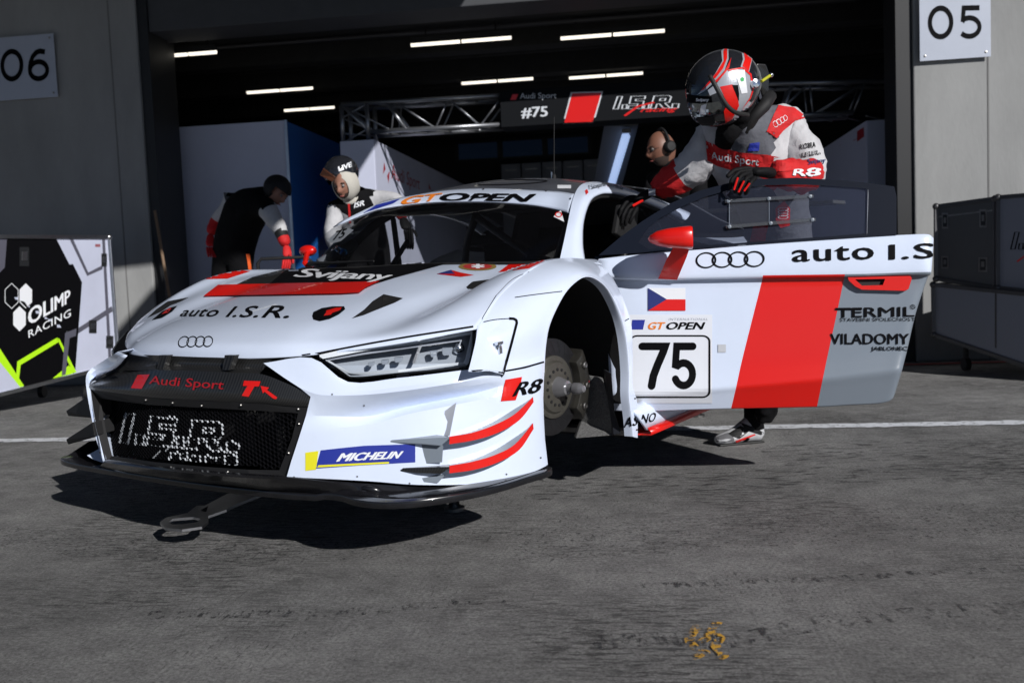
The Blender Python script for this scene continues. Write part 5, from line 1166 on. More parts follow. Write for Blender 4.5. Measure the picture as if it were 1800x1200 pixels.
s_, q_ = pxpoly([(259, 559), (275, 544), (295, 530), (332, 523), (318, 530), (300, 537), (285, 547)]); bd(s_, q_, 'hood_vent', M_BLK2, .0018)
s_, q_ = pxpoly([(267, 563), (285, 548), (300, 541), (312, 538), (303, 548), (285, 559)]); bd(s_, q_, 'hood_pin', M_BLACK, .0018); s_, q_ = pxpoly([(284, 553), (296, 543), (302, 542), (296, 550)]); bd(s_, q_, 'hood_pin_arrow', M_RED, .0024, 0)
# grille lettering
bd(txt2('Audi Sport', 0, .005), [(266, 660), (396, 669), (392, 689), (262, 679)], 'lettering', mat('red_on_carbon', (.45, .012, .02), .4), .002)
s_, q_ = pxpoly([(243, 659), (264, 658), (250, 683), (231, 682)]); bd(s_, q_, 'red_block', M_RED, .002)
s_, q_ = pxpoly([(430, 669), (459, 670), (456, 679), (448, 679), (438, 697), (426, 695), (436, 678), (428, 678)]); bd(s_, q_, 'red_emblem', M_RED, .003)
s_, q_ = pxpoly([(459, 678), (474, 681), (470, 685), (488, 698), (486, 701), (481, 700), (466, 688), (463, 691)]); bd(s_, q_, 'tow_arrow', M_RED, .003)
# tyre maker sticker (mascot left out)
s_, q_ = pxpoly([(537, 795), (560, 792), (556, 825), (537, 827)]); bd(s_, q_, 'sticker_yellow', M_YEL, .0015)
s_, q_ = pxpoly([(564, 791), (600, 787), (640, 783), (730, 780), (730, 812), (640, 817), (555, 823)]); bd(s_, q_, 'sticker_blue', M_BLUE, .0015)
bd(txt2('MICHELIN', .3, .05), [(595, 796), (710, 792), (704, 805), (591, 811)], 'lettering', M_WPR, .0024)
s_, q_ = pxpoly([(560, 817), (684, 811), (684, 814), (558, 821)]); bd(s_, q_, 'sticker_rule', M_YEL, .0024)
# R8 badge on the corner
s_, q_ = pxpoly([(888, 667), (917, 662), (914, 680), (906, 703), (880, 705)]); bd(s_, q_, 'red_emblem', M_RED, .002)
bd(txt2('R8', .2, .03), [(908, 672), (954, 664), (951, 689), (899, 697)], 'lettering', M_BLACK, .0028)
# banner lettering
bd(txt2('GT', .15, .04), [(712, 347), (779, 340), (770, 354), (701, 362)], 'lettering', M_ORG, .003); bd(txt2('OPEN', .15, .045), [(779, 340), (944, 342), (932, 356), (769, 354)], 'lettering', M_BLACK, .003)
s_, q_ = pxpoly([(628, 382), (662, 361), (704, 350), (692, 358), (645, 373), (616, 388)]); bd(s_, q_, 'blue_emblem', M_BLUE, .003, 12)
bd(poly2([(0, .2), (1, 0), (.9, 1), (.75, .9)]), [(957, 366), (992, 372), (992, 391), (975, 384)], 'tech_sticker', M_WPR, .003, 0)
bd(stroke2(arc(.5, .5, .45, .45, 0, 360, 20)[:-1], .18, True), Q(976, 374, 988, 383), 'tech_sticker', M_RED, .0036, 0)
bd(SQ, Q(980, 326, 1004, 332), 'tech_sticker', M_WPR, .002, 0)
s_, q_ = pxpoly([(590, 410), (612, 401), (622, 405), (600, 424), (586, 428), (575, 424)]); bd(s_, q_, 'clear_label', mat('label_grey', (.25, .27, .30), .3), .002, 0); bd(txt2('75', 0, .03), [(592, 407), (612, 402), (604, 418), (584, 424)], 'race_number', M_BLACK, .003, 0)
# names above the door opening
bd(txt2('F.Salaquarda'), [(1034, 327), (1061, 321), (1066, 329), (1036, 337)], 'lettering', M_BLACK, .0022, 0)
bd(txt2('L.Micka'), [(1074, 322), (1096, 328), (1094, 334), (1072, 328)], 'lettering', M_BLACK, .0022, 0)
bd(SQ, [(1028, 336), (1032, 333), (1034, 339), (1030, 343)], 'flag', M_RED, .0022, 0); bd(SQ, Q(1067, 322, 1071, 328), 'flag', M_RED, .0022, 0)
for x, y in ((663, 356), (748, 336), (850, 333), (960, 336), (1003, 350)): bd(poly2(arc(.5, .5, .5, .5, 0, 360, 8)[:-1]), Q(x-1.5, y-1.5, x+1.5, y+1.5), 'body_screw', M_STEEL, .003, 0)
# roof outline loop
gp([(805, 323), (850, 317), (905, 316), (960, 318), (940, 322), (880, 325), (840, 325)], 1.6)
# lettering on the sill
bd(txt2('ASINO', 0, .02), [(1100, 733), (1154, 724), (1150, 740), (1096, 752)], 'lettering', M_BLACK, .002, 0)
bd(txt2('MERCEDES', 0, .01), [(1126, 752), (1158, 744), (1157, 749), (1124, 757)], 'lettering', M_BLACK, .002, 0) if False else None
# bumper latch
lt = KP(875, 611, .0); hit = T_LO.ray_cast(car.o, car.dir(875, 610).normalized())
if hit[0]:
    c = hit[0]; mb = MB(); nn = hit[1] if hit[1].dot(car.o-c) > 0 else -hit[1]; mb.lathe(c, nn, [(0, .014), (.006, .013), (.012, .008), (.016, 0)], 16); mb.box(c+nn*.008+V((0, 0, .010)), (.03, .012, .008)); mb.box(c+nn*.008+V((0, 0, -.014)), (.016, .012, .018)); mb.obj('bumper_latch', car, M_CHR, auto=35)
decal(car, ct, txt2('brembo', 0, .02), [(1041, 728), (1041, 652), (1034, 652), (1034, 728)], 'caliper_lettering', mat('caliper_red', (.4, .02, .03), .5), co, .0015)
# ================================================================== flight cases
def quad_case(name, label, cat, c4, back, m, group=None, trim=M_ALU, trim_r=.014, castors=True):
    """c4: front corners TL TR BR BL in world space"""
    base = V(((c4[2].x+c4[3].x)/2, (c4[2].y+c4[3].y)/2, 0)); s = Space(name, label, cat, Matrix.Translation(base), group)
    P = [p-base for p in c4]; bk = V(back); mb = MB(); mb.prism(P, bk); o = mb.obj('body', s, m, bevel=.006)
    for a, b in ((0, 1), (1, 2), (2, 3), (3, 0)):
        mb = MB(); d = (P[b]-P[a]); mb.box((P[a]+P[b])/2-bk.normalized()*.004, (d.length+.01, .022, .030), d.to_track_quat('X', 'Z').to_matrix()); mb.obj('edge_trim', s, trim, bevel=.003)
    for a, b in ((0, 0), (1, 1), (2, 2), (3, 3)): mb = MB(); mb.tube([P[a], P[a]+bk], trim_r, 8); mb.obj('edge_trim', s, trim)
    for p in P: mb = MB(); mb.sphere(p-bk.normalized()*.004, .026, 8); mb.obj('ball_corner', s, trim, smooth=True)
    if castors:
        for t in (.12, .88):
            for k in (.15, .85):
                q = P[3].lerp(P[2], t)+bk*k; mb = MB(); mb.tube([q, V((q.x, q.y, .10))], .02, 8); mb.lathe(V((q.x-.02, q.y, .055)), (1, 0, 0), [(0, 0), (0, .05), (.04, .05), (.04, 0)], 18); mb.obj('castor', s, M_RUB)
    tr = bvh([([v.co for v in o.data.vertices], [tuple(p.vertices) for p in o.data.polygons])]); return s, tr
def latch(s, tr, x0, y0, x1, y1, m=M_ALU):
    qd = Q(x0, y0, x1, y1); decal(s, tr, SQ, qd, 'latch_plate', m, None, .003, 0, .004)
    decal(s, tr, SQ, Q(x0+(x1-x0)*.18, y0+(y1-y0)*.12, x1-(x1-x0)*.18, y1-(y1-y0)*.12), 'latch_dish', M_REVEAL, None, .0045, 0)
    decal(s, tr, SQ, Q(x0+(x1-x0)*.35, y0+(y1-y0)*.3, x1-(x1-x0)*.30, y1-(y1-y0)*.35), 'latch_handle', m, None, .008, 0, .004)
def ext(p, q, k): return p+(p-q)*k
TL, TR, BR_, BL = Wd(0, 416, 7.0), Wd(191, 417, 7.9), Wd(207, 640, 7.9), Wd(0, 693, 7.0)
M_CW = mat('white_case_laminate', (.50, .53, .66), .4, var=.05, vscale=3)
cL, tL = quad_case('flight_case', 'white flight case with black graphic and OLIMP RACING lettering at the left', 'flight case', [ext(TL, TR, .6), TR, BR_, ext(BL, BR_, .6)], (-.72, .34, .0), M_CW, None)
M_LIME = mat('lime_print', (.45, .85, .01), .5); M_GBAR = mat('slate_print', (.09, .09, .12), .5)
def cd_(pts, nm, m, off=.0015, s=cL, t=tL): a, b = pxpoly(pts); return decal(s, t, a, b, nm, m, None, off, 12)
cd_([(-60, 417), (99, 420), (122, 465), (128, 464), (144, 496), (132, 655), (42, 680), (-60, 560)], 'black_field', M_BLACK)
cd_([(-60, 560), (0, 622), (36, 679), (-60, 705)], 'white_field', M_CW, .002)
cd_([(-30, 590), (0, 613), (42, 678), (35, 680), (-30, 600)], 'lime_line', M_LIME, .0026)
cd_([(28, 660), (30, 635), (100, 593), (104, 600), (36, 641), (33, 665)], 'lime_line', M_LIME, .003); cd_([(99, 593), (104, 595), (134, 654), (128, 655)], 'lime_line', M_LIME, .003); cd_([(92, 665), (120, 642), (125, 646), (128, 656)], 'lime_line', M_LIME, .0026)
cd_([(108, 660), (114, 585), (134, 577), (133, 590), (122, 594), (115, 658)], 'slate_line', M_GBAR, .0034)
cd_([(122, 420), (128, 420), (155, 479), (180, 466), (180, 473), (153, 485)], 'slate_line', M_GBAR, .002); cd_([(138, 576), (196, 538), (198, 547), (137, 586)], 'slate_line', M_GBAR, .002); cd_([(-40, 418), (12, 419), (8, 470), (-40, 520)], 'slate_line', M_GBAR, .002)
cd_([(179, 419), (184, 419), (196, 640), (191, 642)], 'hinge_strip', M_GBAR, .0024)
def hexq(cx, cy, rx, ry): return [(cx, cy-ry), (cx+rx, cy-ry*.5), (cx+rx, cy+ry*.5), (cx, cy+ry), (cx-rx, cy+ry*.5), (cx-rx, cy-ry*.5)]
cd_(hexq(45, 520, 11, 22), 'hexagon', M_WPR, .002); cd_(hexq(34, 560, 11, 22), 'hexagon', M_WPR, .002)
v = stroke2(hexq(20, 520, 11.5, 22), 1.0, True); x0, x1, y0, y1 = 8, 32, 497, 543; decal(cL, tL, ([((x-x0)/(x1-x0), (y1-y)/(y1-y0)) for x, y in v[0]], v[1]), [(x0, y0), (x1, y0), (x1, y1), (x0, y1)], 'hexagon_outline', M_WPR, None, .003)
decal(cL, tL, txt2('OLIMP', 0, .03), [(48, 543), (123, 508), (123, 531), (49, 573)], 'lettering', M_WPR, None, .003)
decal(cL, tL, txt2('RACING', 0, .01, 1.1), [(49, 581), (124, 542), (124, 556), (50, 594)], 'lettering', M_WPR, None, .003)
decal(cL, tL, SQ, Q(167, 429, 176, 434), 'red_label', mat('dull_label', (.3, .10, .12), .5), None, .002)
for l in ((29, 429, 55, 473), (175, 442, 190, 472), (152, 559, 173, 589), (186, 590, 199, 612)): latch(cL, tL, *l)
M_CD = mat('dark_case_laminate', (.085, .088, .092), .4); M_CG = mat('grey_case_laminate', (.21, .225, .27), .4); M_TRD = mat('dull_trim', (.10, .10, .105), .4, metal=.7)
cR1, t1 = quad_case('flight_case', 'lower grey flight case on castors against the right pillar', 'flight case', [Wd(1641, 500, 7.25), Wd(1900, 527, 6.2), Wd(1900, 676, 6.2), Wd(1642, 588, 7.25)], (1.08, .52, 0), M_CG, None, M_TRD)
cR2, t2 = quad_case('flight_case', 'black flight case with four latches on top of the lower case', 'flight case', [Wd(1646, 363, 7.22), Wd(1750, 349, 6.83), Wd(1750, 506, 6.83), Wd(1646, 490, 7.22)], (.54, .26, 0), M_CD, None, M_TRD, castors=False)
cR3, t3 = quad_case('flight_case', 'grey flight case with I.S.R. logo at the right edge', 'flight case', [Wd(1755, 347, 6.80), Wd(1960, 330, 6.05), Wd(1960, 528, 6.05), Wd(1755, 506, 6.80)], (.54, .26, 0), M_CG, None, M_TRD, castors=False)
for l in ((1656, 374, 1667, 402), (1722, 368, 1735, 400), (1655, 450, 1668, 472), (1720, 452, 1736, 478)): latch(cR2, t2, *l, m=M_STEEL)
cd_([(1647, 380), (1748, 368), (1748, 371), (1647, 383)], 'lid_seam', M_STEEL, .002, cR2, t2)
cd_([(1749, 512), (1752, 512), (1752, 612), (1749, 611)], 'panel_seam', M_TRD, .002, cR1, t1)
for pts in ISR[:2]+ISR[2:3]: decal(cR3, t3, stroke2([(x/1.24, y) for x, y in pts[:-1]], .022, True), Q(1777, 408, 1880, 438, 0, 4), 'outline_letter', M_BLACK, None, .002)
decal(cR3, t3, stroke2([(0, 0), (1, 1)], .12), Q(1788, 440, 1815, 460), 'swoosh', M_RED, None, .002)
# broom leaning in the doorway
s = Space('broom', 'wooden broom leaning in the left corner of the doorway', 'broom', Matrix.Translation(Wd(308, 470, 8.7)*1.0))
b0 = V(s.e.matrix_world.translation); mb = MB(); mb.tube([Wd(272, 370, 8.75)-b0, V((0, 0, -b0.z+.14))], .014, 8); mb.obj('handle', s, mat('broom_wood', (.20, .13, .08), .7))
mb = MB(); mb.bb((-.2, -.04, -b0.z+.02), (.2, .04, -b0.z+.14)); mb.obj('head', s, M_DARK)
# pushing frame of a trolley behind the bonnet
s = Space('trolley', 'small black trolley frame standing behind the bonnet', 'trolley', Matrix.Translation(Wd(485, 470, 6.6)))
b0 = V(s.e.matrix_world.translation); z = Wd(485, 454, 6.6)-b0
mb = MB(); mb.tube([V((-.13, 0, -b0.z+.1)), V((-.125, 0, z.z-.03)), V((-.10, 0, z.z)), V((.22, 0, z.z)), V((.25, 0, z.z-.03)), V((.25, 0, -b0.z+.1))], .012, 10); mb.obj('frame', s, M_BLK2, smooth=True)
mb = MB(); mb.bb((-.14, -.2, -b0.z+.08), (.26, .3, -b0.z+.12)); mb.obj('tray', s, M_BLK2)
for x in (-.1, .22):
    for y in (-.15, .25): mb = MB(); mb.lathe((x, y, -b0.z+.045), (1, 0, 0), [(0, 0), (0, .04), (.03, .04), (.03, 0)], 14); mb.obj('castor', s, M_RUB)
# ================================================================== people
M_SKIN = mat('skin', (.30, .145, .10), .55, var=.08, vscale=20)
M_HAIR = mat('dark_hair', (.02, .015, .012), .7)
M_SUITW = mat('off_white_overall', (.50, .50, .52), .85, var=.12, vscale=14, bump=.5, bscale=28)
M_SUITG = mat('grey_overall', (.10, .105, .125), .8, var=.15, vscale=14, bump=.6, bscale=28)
M_SUITR = mat('red_overall', (.55, .010, .012), .75, var=.15, vscale=16, bump=.5, bscale=28)
M_SUITK = mat('black_overall', (.005, .005, .006), .9, spec=.15, var=.2, vscale=16, bump=.6, bscale=28)
M_GLV = mat('black_glove', (.006, .006, .007), .7, spec=.2, bump=.4, bscale=60)
M_BALA = mat('cream_balaclava', (.50, .48, .43), .9)
def skin_mesh(name, par, pts, edges, rad, mats, region=None, sub=2, wrinkle=0.0, seed=0, root=0):
    bm = bmesh.new(); ly = bm.verts.layers.skin.verify(); vv = [bm.verts.new(p) for p in pts]
    for a, b in edges: bm.edges.new((vv[a], vv[b]))
    for i, v in enumerate(vv):
        r = rad[i]; v[ly].radius = r if isinstance(r, tuple) else (r, r); v[ly].use_root = (i == root)
    me = bpy.data.meshes.new(name); bm.to_mesh(me); bm.free()
    t = bpy.data.objects.new('t', me); COL.objects.link(t)
    t.modifiers.new('k', 'SKIN').use_smooth_shade = True; sb = t.modifiers.new('s', 'SUBSURF'); sb.levels = sub; sb.render_levels = sub
    dg = bpy.context.evaluated_depsgraph_get(); m2 = bpy.data.meshes.new_from_object(t.evaluated_get(dg)); bpy.data.objects.remove(t); bpy.data.meshes.remove(me)
    if wrinkle:
        m2.update(); ns = [v.normal.copy() for v in m2.vertices]
        for v, n_ in zip(m2.vertices, ns):
            c = v.co*9+V((seed, 0, 0)); f_ = noise.noise(c)*.6+abs(noise.noise(V((v.co.x*22, v.co.y*22, v.co.z*34+seed))))*.7; v.co += n_*wrinkle*f_
    m2.materials.clear(); m2.name = name
    o = link(name, m2, par, mats)
    if region:
        for p in m2.polygons: p.material_index = region(p.center)
    m2.shade_smooth(); return o
def tri(o): return bvh([([v.co for v in o.data.vertices], [tuple(p.vertices) for p in o.data.polygons])])
def nearest_bone(P, edges):
    def f(c):
        best = (9e9, 0, 0)
        for i, (a, b) in enumerate(edges):
            d = P[b]-P[a]; t = max(0, min(1, (c-P[a]).dot(d)/max(1e-9, d.dot(d)))); q = (c-P[a]-d*t).length
            if q < best[0]: best = (q, i, t)
        return best[1], best[2]
    return f
def frame(f, u):
    f = V(f).normalized(); s = f.cross(V(u)).normalized(); u = s.cross(f).normalized()
    return Matrix((( s.x, f.x, u.x), (s.y, f.y, u.y), (s.z, f.z, u.z)))     # columns: side, forward, up
def head(par, c, f, u, sc=1.0, hair=None, mskin=None, beard=False):
    R = frame(f, u); vs = []; fs = []; n = 28
    for i in range(n+1):
        th = math.pi*i/n
        for k in range(2*n):
            ph = math.pi*k/n; x, y, z = math.sin(th)*math.sin(ph), math.sin(th)*math.cos(ph), math.cos(th)
            w_ = .075*(1-.22*max(0, -z)); l_ = .096; h_ = .118; p = V((x*w_, y*l_, z*h_))
            if y > 0:
                g = lambda cx, cz, sx, sz: math.exp(-((p.x-cx)/sx)**2-((p.z-cz)/sz)**2)
                p.y += .026*g(0, -.022, .012, .020)+.012*g(0, .0, .010, .03)+.010*g(0, -.066, .022, .008)+.008*g(0, -.102, .022, .014)+.007*g(0, .028, .045, .010)
                p.y -= .012*g(.030, .008, .014, .011)+.012*g(-.030, .008, .014, .011)+.006*g(0, -.053, .022, .006)
            vs.append(c + R @ (p*sc))
    for i in range(n):
        for k in range(2*n): fs.append((i*2*n+k, (i+1)*2*n+k, (i+1)*2*n+(k+1) % (2*n), i*2*n+(k+1) % (2*n)))
    o = mk('head', vs, fs, par, [mskin or M_SKIN, bpy.data.materials.get('stubble') or mat('stubble', (.045, .028, .022), .8)], smooth=True, weld=True)
    if beard:
        for p in o.data.polygons:
            q = R.transposed() @ (p.center-c)/sc
            if (q.z < -.052+.5*max(0, .05-q.y)*.4 and q.y > -.01 and not (abs(q.x) < .018 and -.064 < q.z < -.052)): p.material_index = 1
    for s_ in (-1, 1):
        mb = MB(); mb.sphere(c+R @ (V((.030*s_, .082, .008))*sc), .0115*sc, 8); mb.obj('eye', o, bpy.data.materials.get('eye_white') or mat('eye_white', (.22, .2, .19), .3), smooth=True)
        mb = MB(); mb.sphere(c+R @ (V((.030*s_, .0905, .006))*sc), .0055*sc, 6); mb.obj('iris', o, M_HAIR, smooth=True)
        mb = MB(); mb.tube([c+R @ (V((.014*s_, .094, .026))*sc), c+R @ (V((.032*s_, .092, .032))*sc), c+R @ (V((.050*s_, .080, .026))*sc)], [.002, .0035, .0015], 6); mb.obj('eyebrow', o, M_HAIR)
        mb = MB(); mb.sphere(c+R @ (V((.074*s_, -.006, -.004))*sc), .030*sc, 8, (.28, .6, 1), R); mb.obj('ear', o, mskin or M_SKIN, smooth=True)
    mb = MB(); mb.tube([c+R @ (V((-.022, .094, -.064))*sc), c+R @ (V((0, .103, -.061))*sc), c+R @ (V((.022, .094, -.064))*sc)], [.002, .005, .002], 8); mb.obj('mouth', o, bpy.data.materials.get('lips') or mat('lips', (.30, .08, .07), .5), smooth=True)
    return o, R
def hand(par, wrist, palm, fingers, thumb, m=M_GLV, rp=.026, rf=.0095):
    """palm: list of points; fingers: lists of joints; one skinned mesh each finger rooted in the palm"""
    o = skin_mesh('hand', par, [wrist]+palm, [(i, i+1) for i in range(len(palm))], [rp]+[(rp*1.45, rp*.8)]*(len(palm)-1)+[(rp*1.4, rp*.62)], m, sub=2)
    for k, f in enumerate(fingers+[thumb]):
        rr = rf*(1.15 if k == len(fingers) else 1); skin_mesh('finger' if k < len(fingers) else 'thumb', o, f, [(i, i+1) for i in range(len(f)-1)], [rr*1.15]+[rr]*(len(f)-2)+[rr*.85], m, sub=2)
    return o
def shoe(par, heel, toe, m, w_=.05, h_=.09):
    d = toe-heel; L_ = d.length; f = d.normalized(); s = V((f.y, -f.x, 0)).normalized(); secs = []
    for t, ww, hh, zz in ((-.02, .55, .5, .02), (.05, .8, .95, 0), (.2, .85, 1.15, 0), (.4, .85, 1.0, 0), (.55, 1.0, .75, 0), (.75, 1.08, .55, 0), (.9, .95, .45, 0), (1.0, .6, .33, .004), (1.03, .2, .15, .02)):
        c = heel+d*t; row = []
        for k in range(12):
            a = 2*math.pi*k/12; y = max(0, .5+.5*math.sin(a)); row.append(c+s*w_*ww*math.cos(a)*(1-.35*max(0, math.sin(a)))+V((0, 0, zz+hh*h_*y)))
        secs.append(row)
    vs = [p for r in secs for p in r]; n = 12
    o = mk('shoe', vs, [(i*n+k, i*n+(k+1) % n, (i+1)*n+(k+1) % n, (i+1)*n+k) for i in range(len(secs)-1) for k in range(n)]+[tuple(range(n)), tuple(range(len(vs)-n, len(vs)))], par, m, smooth=True)
    mb = MB(); 
    return o
def person(label, base, group=None): return Space('person', label, 'person', Matrix.Translation(V((base.x, base.y, 0))), group)

# ---------------------------------------------------------------- the driver
fo_ = Wd(1330, 770, 4.53)
dr = person('driver in red, grey and white racing suit and helmet leaning over the open car door', V((fo_.x, fo_.y, 0)))
W_ = lambda x, y, d: dr.loc(Wd(x, y, d))
J = {'pel': W_(1392, 470, 4.50), 'sp': W_(1372, 390, 4.40), 'ch': W_(1340, 300, 4.22), 'uc': W_(1325, 238, 4.12), 'nk': W_(1306, 205, 4.0), 'hd': W_(1285, 178, 3.95),
     'ls': W_(1385, 228, 4.12), 'le': W_(1432, 312, 3.98), 'lw': W_(1362, 305, 3.77), 'rs': W_(1252, 248, 4.15), 're': W_(1213, 300, 4.2), 'rw': W_(1146, 337, 4.30),
     'lh': W_(1402, 500, 4.50), 'lk': W_(1368, 610, 4.40), 'la': dr.loc((fo_.x+.035, fo_.y, .115)), 'rh': W_(1350, 500, 4.58), 'rk': W_(1290, 600, 4.55), 'ra': W_(1215, 660, 4.72)}
KEYS = list(J); PP = [J[k] for k in KEYS]; ix = {k: i for i, k in enumerate(KEYS)}
ED = [('pel', 'sp'), ('sp', 'ch'), ('ch', 'uc'), ('uc', 'nk'), ('nk', 'hd'), ('uc', 'ls'), ('ls', 'le'), ('le', 'lw'), ('uc', 'rs'), ('rs', 're'), ('re', 'rw'), ('pel', 'lh'), ('lh', 'lk'), ('lk', 'la'), ('pel', 'rh'), ('rh', 'rk'), ('rk', 'ra')]
ED = [(ix[a], ix[b]) for a, b in ED]
RD = dict(pel=.155, sp=.15, ch=.185, uc=.155, nk=.07, hd=.06, ls=.105, le=.076, lw=.052, rs=.098, re=.084, rw=.056, lh=.10, lk=.075, la=.05, rh=.10, rk=.075, ra=.05)
nb = nearest_bone(PP, ED)
def reg(c):
    i, t = nb(c)
    if i == 7: return 2 if t > .12 else 0
    if i == 10: return 2 if t > .18 else 0
    if i in (6, 9): return 0
    if i == 8: return 0 if t > .35 else 1
    if i == 5: return 0 if t > .62 else 1
    if i <= 4: return 1 if i < 4 else 3
    return 3
db = skin_mesh('body', dr, PP, ED, [RD[k] for k in KEYS], [M_SUITW, M_SUITG, M_SUITR, M_SUITK], reg, 3, .024, 3)
Tdb = tri(db)
def pd(pts, nm, m, off=.003, par=None, t=None): a, b = pxpoly(pts); return decal(dr, t or Tdb, a, b, nm, m, par, off, 5)
pd([(1240, 247), (1262, 256), (1300, 268), (1348, 272), (1392, 282), (1400, 300), (1360, 302), (1330, 292), (1290, 300), (1262, 292), (1243, 282)], 'chest_band', M_SUITR)
decal(dr, Tdb, txt2('Audi Sport', 0, .01), [(1250, 266), (1335, 278), (1333, 295), (1250, 284)], 'lettering', M_WPR, None, .0045, 4)
pd([(1368, 186), (1395, 190), (1418, 207), (1395, 214), (1376, 230), (1365, 243), (1347, 231), (1356, 210)], 'shoulder_patch', M_SUITR, .004)
for i, v in enumerate(rings2()): decal(dr, Tdb, ([(x/3.34, y) for x, y in v[0]], v[1]), [(1356, 216), (1380, 202), (1384, 211), (1361, 226)], 'ring', M_WPR, None, .0055+.0002*i, 4)
decal(dr, Tdb, txt2('KOBRA', .1, .012), [(1406, 254), (1432, 250), (1433, 259), (1408, 264)], 'lettering', M_BLACK, None, .003, 3)
for pts in ISR: decal(dr, Tdb, stroke2([(x/1.24, y) for x, y in pts[:-1]], .035, True), [(1408, 270), (1440, 264), (1441, 272), (1409, 278)], 'outline_letter', M_BLACK, None, .003, 3)
decal(dr, Tdb, txt2('Svijany', .1, .01), [(1418, 282), (1450, 278), (1451, 288), (1420, 292)], 'lettering', M_NAVY, None, .003, 3)
decal(dr, Tdb, txt2('R8', .1, .03), [(1392, 298), (1442, 295), (1443, 310), (1392, 309)], 'lettering', M_WPR, None, .004, 3)
pd([(1318, 252), (1335, 250), (1334, 265), (1314, 266)], 'blue_label', M_BLUE, .003)
# belt strap with rings seen through the window
pd([(1363, 365), (1378, 352), (1388, 366), (1388, 396), (1372, 400), (1364, 388)], 'red_leg_patch', M_SUITR, .004)
for i, v in enumerate(rings2()): decal(dr, Tdb, ([(y, x/3.34) for x, y in v[0]], v[1]), [(1367, 363), (1385, 363), (1385, 384), (1367, 384)], 'ring', M_WPR, None, .0055+.0002*i, 4)
pd([(1325, 392), (1352, 390), (1345, 425), (1318, 430)], 'red_side_panel', M_SUITR, .003)
# left hand over the door edge
H_ = W_
hand(dr, H_(1360, 305, 3.780), [H_(1338, 302, 3.720), H_(1318, 304, 3.690)],
     [[H_(1322, 300, 3.690), H_(1300, 302, 3.660), H_(1286, 316, 3.640), H_(1283, 334, 3.650)], [H_(1322, 304, 3.680), H_(1304, 308, 3.640), H_(1294, 322, 3.620), H_(1292, 341, 3.640)],
      [H_(1322, 308, 3.670), H_(1312, 314, 3.630), H_(1304, 328, 3.620), H_(1300, 344, 3.640)], [H_(1328, 312, 3.670), H_(1320, 320, 3.630), H_(1314, 332, 3.620), H_(1310, 342, 3.650)]],
     [H_(1335, 300, 3.740), H_(1312, 296, 3.740), H_(1290, 300, 3.730), H_(1277, 312, 3.720)])
for a in ([(1297, 312), (1290, 334)], [(1308, 318), (1298, 338)], [(1318, 322), (1308, 336)]):
    mb = MB(); mb.tube([H_(*a[0], 3.605), H_(*a[1], 3.610)], .004, 6); mb.obj('glove_piping', dr, M_RED)
# right hand on the roof edge
hand(dr, H_(1148, 336, 4.29), [H_(1128, 346, 4.30), H_(1112, 358, 4.30)],
     [[H_(1112, 350, 4.29), H_(1100, 356, 4.27), H_(1091, 370, 4.26), H_(1088, 386, 4.27)], [H_(1114, 356, 4.28), H_(1102, 366, 4.26), H_(1095, 380, 4.25), H_(1093, 395, 4.26)],
      [H_(1116, 360, 4.28), H_(1107, 372, 4.25), H_(1101, 386, 4.25), H_(1099, 398, 4.26)], [H_(1120, 364, 4.28), H_(1114, 376, 4.25), H_(1109, 386, 4.25), H_(1106, 394, 4.26)]],
     [H_(1125, 348, 4.34), H_(1108, 346, 4.36), H_(1096, 352, 4.37), H_(1090, 362, 4.37)], rp=.028)
mb = MB(); mb.tube([H_(1112, 362, 4.24), H_(1130, 352, 4.25)], .006, 6); mb.obj('glove_piping', dr, M_RED)
mb = MB(); mb.box(H_(1146, 338, 4.235), (.030, .003, .030)); mb.obj('wrist_label', dr, M_LGT)
# shoe and ankle
M_SHOE = mat('white_race_shoe', (.50, .51, .53), .5, var=.1, vscale=20)
heel = dr.loc(Gd(1338, 776, .0)); toe = dr.loc(Gd(1260, 783, .0)); heel.z = 0; toe.z = 0
so2 = shoe(dr, heel+V((0, 0, .006)), toe+V((0, 0, .006)), M_SHOE, .052, .118)
Ts = tri(so2)
pd([(1258, 768), (1280, 760), (1290, 770), (1292, 786), (1262, 784)], 'toe_cap', mat('grey_suede', (.13, .13, .14), .8), .002, None, Ts)
pd([(1280, 762), (1302, 748), (1318, 756), (1300, 770), (1288, 768)], 'lace_panel', M_BLK2, .0025, None, Ts)
pd([(1300, 742), (1330, 752), (1342, 760), (1338, 764), (1312, 756)], 'ankle_strap', M_BLK2, .0025, None, Ts)
pd([(1330, 776), (1344, 766), (1346, 780), (1325, 786)], 'red_heel', M_RED, .0025, None, Ts)
pd([(1292, 774), (1326, 762), (1328, 764), (1294, 777)], 'red_line', M_RED, .003, None, Ts)
pd([(1300, 781), (1313, 768), (1318, 770), (1312, 776), (1320, 778), (1306, 783)], 'shoe_mark', M_BLACK, .003, None, Ts)
mb = MB(); v0 = [heel+V((0, 0, 0)), toe]; mb.box((heel+toe)/2+V((0, 0, .006)), ((toe-heel).length*1.0, .075, .010), (toe-heel).to_track_quat('X', 'Z').to_matrix()); mb.obj('sole', dr, M_RUB, bevel=.004)
mb = MB(); mb.tube([heel+(toe-heel)*.15+V((0, 0, .07)), heel+(toe-heel)*.16+V((0, 0, .13)), heel+(toe-heel)*.12+V((0, 0, .26))], [.050, .047, .054], 16); mb.obj('sock', dr, M_SUITK, smooth=True)
